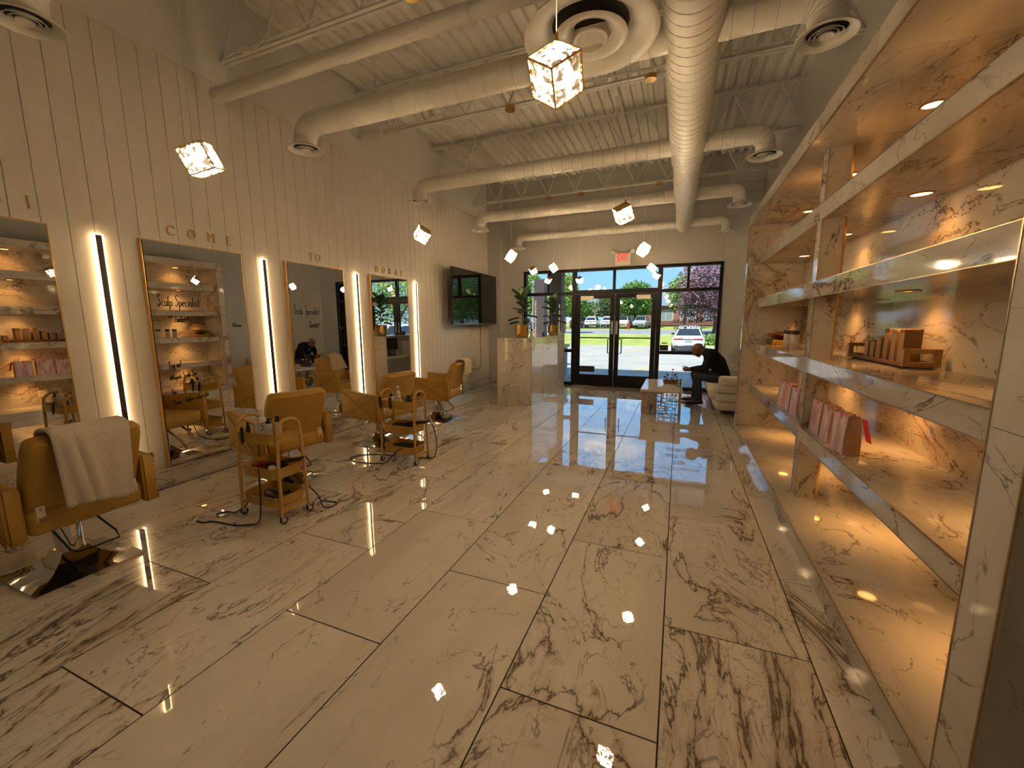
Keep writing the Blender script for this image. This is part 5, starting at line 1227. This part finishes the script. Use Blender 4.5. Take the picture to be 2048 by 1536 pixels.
# cars
m_carw = mat('car_white', (.78, .78, .78), .15, coat=.6); m_card = mat('car_dark', (.05, .05, .055), .2, coat=.5); m_cars = mat('car_silver', (.42, .43, .44), .2, coat=.5)
m_cglass = mat('car_glass', (.03, .04, .05), .05, spec=.8); m_tail = mat('tail_red', (.45, .03, .04), .2); m_tyre = mat('tyre', (.012, .012, .012), .9); m_rim = mat('rim', (.45, .45, .46), .3, 1.0)
def car(name, x, y, rz, paint, lab, group=None):
    c = thing(name, lab, 'car', (x, y, terrain(y)), rz, group)       # local: rear at -y, length 4.7, centred
    secs = []
    for yy, zb, zs, w in ((-2.33, .48, .80, .78), (-2.25, .36, .98, .90), (-1.7, .28, 1.04, .955), (0, .25, 1.02, .965), (1.4, .26, .98, .95), (2.05, .30, .86, .90), (2.33, .42, .70, .74)):
        secs.append([(-w*.92, yy, zb), (-w, yy, (zb+zs)*.5), (-w*.96, yy, zs-.06), (-w*.84, yy, zs), (0, yy, zs+.03), (w*.84, yy, zs), (w*.96, yy, zs-.06), (w, yy, (zb+zs)*.5), (w*.92, yy, zb), (0, yy, zb)])
    MB().loft(secs).build('body', paint, c, 40)
    cab = []
    for yy, z0, z1, w0, w1 in ((-2.18, .98, 1.02, .82, .80), (-1.72, 1.0, 1.50, .84, .60), (-1.2, 1.0, 1.62, .86, .62), (-.2, 1.0, 1.66, .86, .64), (.55, 1.0, 1.60, .85, .62), (1.45, .96, 1.01, .80, .78)):
        cab.append([(-w0, yy, z0), (-w1, yy, z1-.04), (-w1*.8, yy, z1), (w1*.8, yy, z1), (w1, yy, z1-.04), (w0, yy, z0)])
    MB().loft(cab).build('cabin', paint, c, 40)
    MB().add([(-.70, -2.145, 1.07), (.70, -2.145, 1.07), (.54, -1.775, 1.46), (-.54, -1.775, 1.46)], [(0, 1, 2, 3)]).build('rear_window', m_cglass, c)
    MB().add([(-.70, 1.40, 1.06), (.70, 1.40, 1.06), (.56, .66, 1.57), (-.56, .66, 1.57)], [(0, 1, 2, 3)]).build('windscreen', m_cglass, c)
    for s in (-1, 1):
        MB().add([(s*.868, -1.55, 1.05), (s*.878, .95, 1.05), (s*.66, .40, 1.55), (s*.645, -1.25, 1.55)], [(0, 1, 2, 3)]).build('side_window', m_cglass, c)
        MB().rbox((s*1.02, .75, 1.10), (.18, .12, .13), .03, 2).build('side_mirror', m_black, c, 50)
        for yy in (-1.42, 1.42):
            w_ = MB().cyl((s*.74, yy, .335), (s*.955, yy, .335), .345, n=24).build('wheel', m_tyre, c, 40)
            MB().cyl((s*.94, yy, .335), (s*.965, yy, .335), .22, n=20).build('rim', m_rim, w_, 40)
        MB().rbox((s*.55, -2.315, .86), (.52, .08, .085), .02, 2).build('tail_light', m_tail, c, 50)
        MB().rbox((s*.62, 2.20, .72), (.34, .12, .10), .03, 2).build('headlight', m_cars, c, 50)
        MB().rbox((s*.66, -2.30, .60), (.30, .06, .05), .02, 2).build('reflector', m_card, c, 50)
    MB().box(-.30, .30, -2.36, -2.31, .845, .875).build('light_strip', m_tail, c)
    MB().rbox((0, -2.20, .37), (1.62, .34, .24), .05, 2).build('bumper', m_card, c, 50)
    MB().box(-.21, .21, -2.355, -2.345, .68, .80).build('number_plate', m_cars, c)
    MB().rbox((0, 2.22, .50), (1.2, .22, .20), .04, 2).build('grille', m_card, c, 50)
    return c
car('parked_car', .63, 29.0, rad(-2), m_carw, 'white car parked nose in at the curb, seen from behind')
car('parked_truck', 7.6, 20.5, rad(200), m_carw, 'white vehicle parked to the right, seen only in the mirror')
for x, y, rz, p, lab in ((-12.2, 62.5, 4, m_carw, 'white car in the far lot behind the left door leaf'), (-9.9, 63.5, 2, m_carw, 'white car in the far lot close to the door meeting stiles'), (-7.4, 60.8, 178, m_carw, 'white car in the far lot behind the right door leaf'),
                         (-14.4, 63.0, 0, m_card, 'dark car in the far lot at the left'), (-22.0, 58.5, 90, m_card, 'dark car beyond the lamp post'), (-28.5, 59.5, 88, m_cars, 'silver car far left beyond the lamp post'), (-4.9, 60.2, 176, m_cars, 'silver car beside the hydrant lawn')):
    car('parked_car', x, y, rad(rz), p, lab, 'cars in the far lot')
# street furniture
hy = thing('fire_hydrant', 'red fire hydrant on the lawn across the road', 'hydrant', (-6.35, 57.5, terrain(57.5)))
MB().lathe([(.2, 0), (.2, .08), (.14, .1), (.14, .62), (.18, .64), (.18, .7), (.12, .82), (.04, .88)], 14).cyl((-.26, 0, .5), (.26, 0, .5), .08, n=10).build('hydrant_body', mat('hydrant_red', (.55, .06, .03), .5), hy, 40)
for x, y, lab in ((-14.9, 58.5, 'yellow bollard at the far lot entrance'), (-15.7, 58.6, 'yellow bollard left of the other one')):
    b = thing('bollard', lab, 'bollard', (x, y, terrain(y)), group='yellow bollards'); MB().lathe([(.11, 0), (.11, 1.0), (.06, 1.08)], 12).build('post', mat('bollard_yellow', (.70, .45, .03), .6), b, 40)
lp = thing('street_lamp', 'tall lamp post with twin heads left of the canopy columns', 'street lamp', (-9.6, 27.6, terrain(27.6)))
MB().cyl((0, 0, 0), (0, 0, 4.6), .05, .035, 10).build('pole', m_cars, lp, 40)
for s in (-1, 1): MB().tube([(0, 0, 4.3), (s*.25, 0, 4.35), (s*.3, 0, 4.25)], .025, 6).lathe([(.06, .12), (.13, -.05), (.13, -.28), (.08, -.32)], 12, (s*.3, 0, 4.15)).build('lamp_head', m_frame, lp, 40)
MB().lathe([(.04, .12), (.14, .05), (.13, 0)], 12, (0, 0, 4.6)).build('top_head', m_cars, lp, 40)
sg = thing('accessible_parking_sign', 'blue parking sign beyond the reception desk', 'sign', (-7.75, 24.0, terrain(24)))
MB().cyl((0, 0, 0), (0, 0, 1.75), .03, n=8).build('post', m_cars, sg, 40); MB().box(-.23, .23, -.03, -.01, 1.15, 1.72).build('plate', mat('sign_blue', (.03, .16, .55), .5), sg)
MB().box(-.03, .03, -.035, -.03, 1.30, 1.58).box(-.1, .08, -.035, -.03, 1.28, 1.33).build('symbol', m_white, sg)
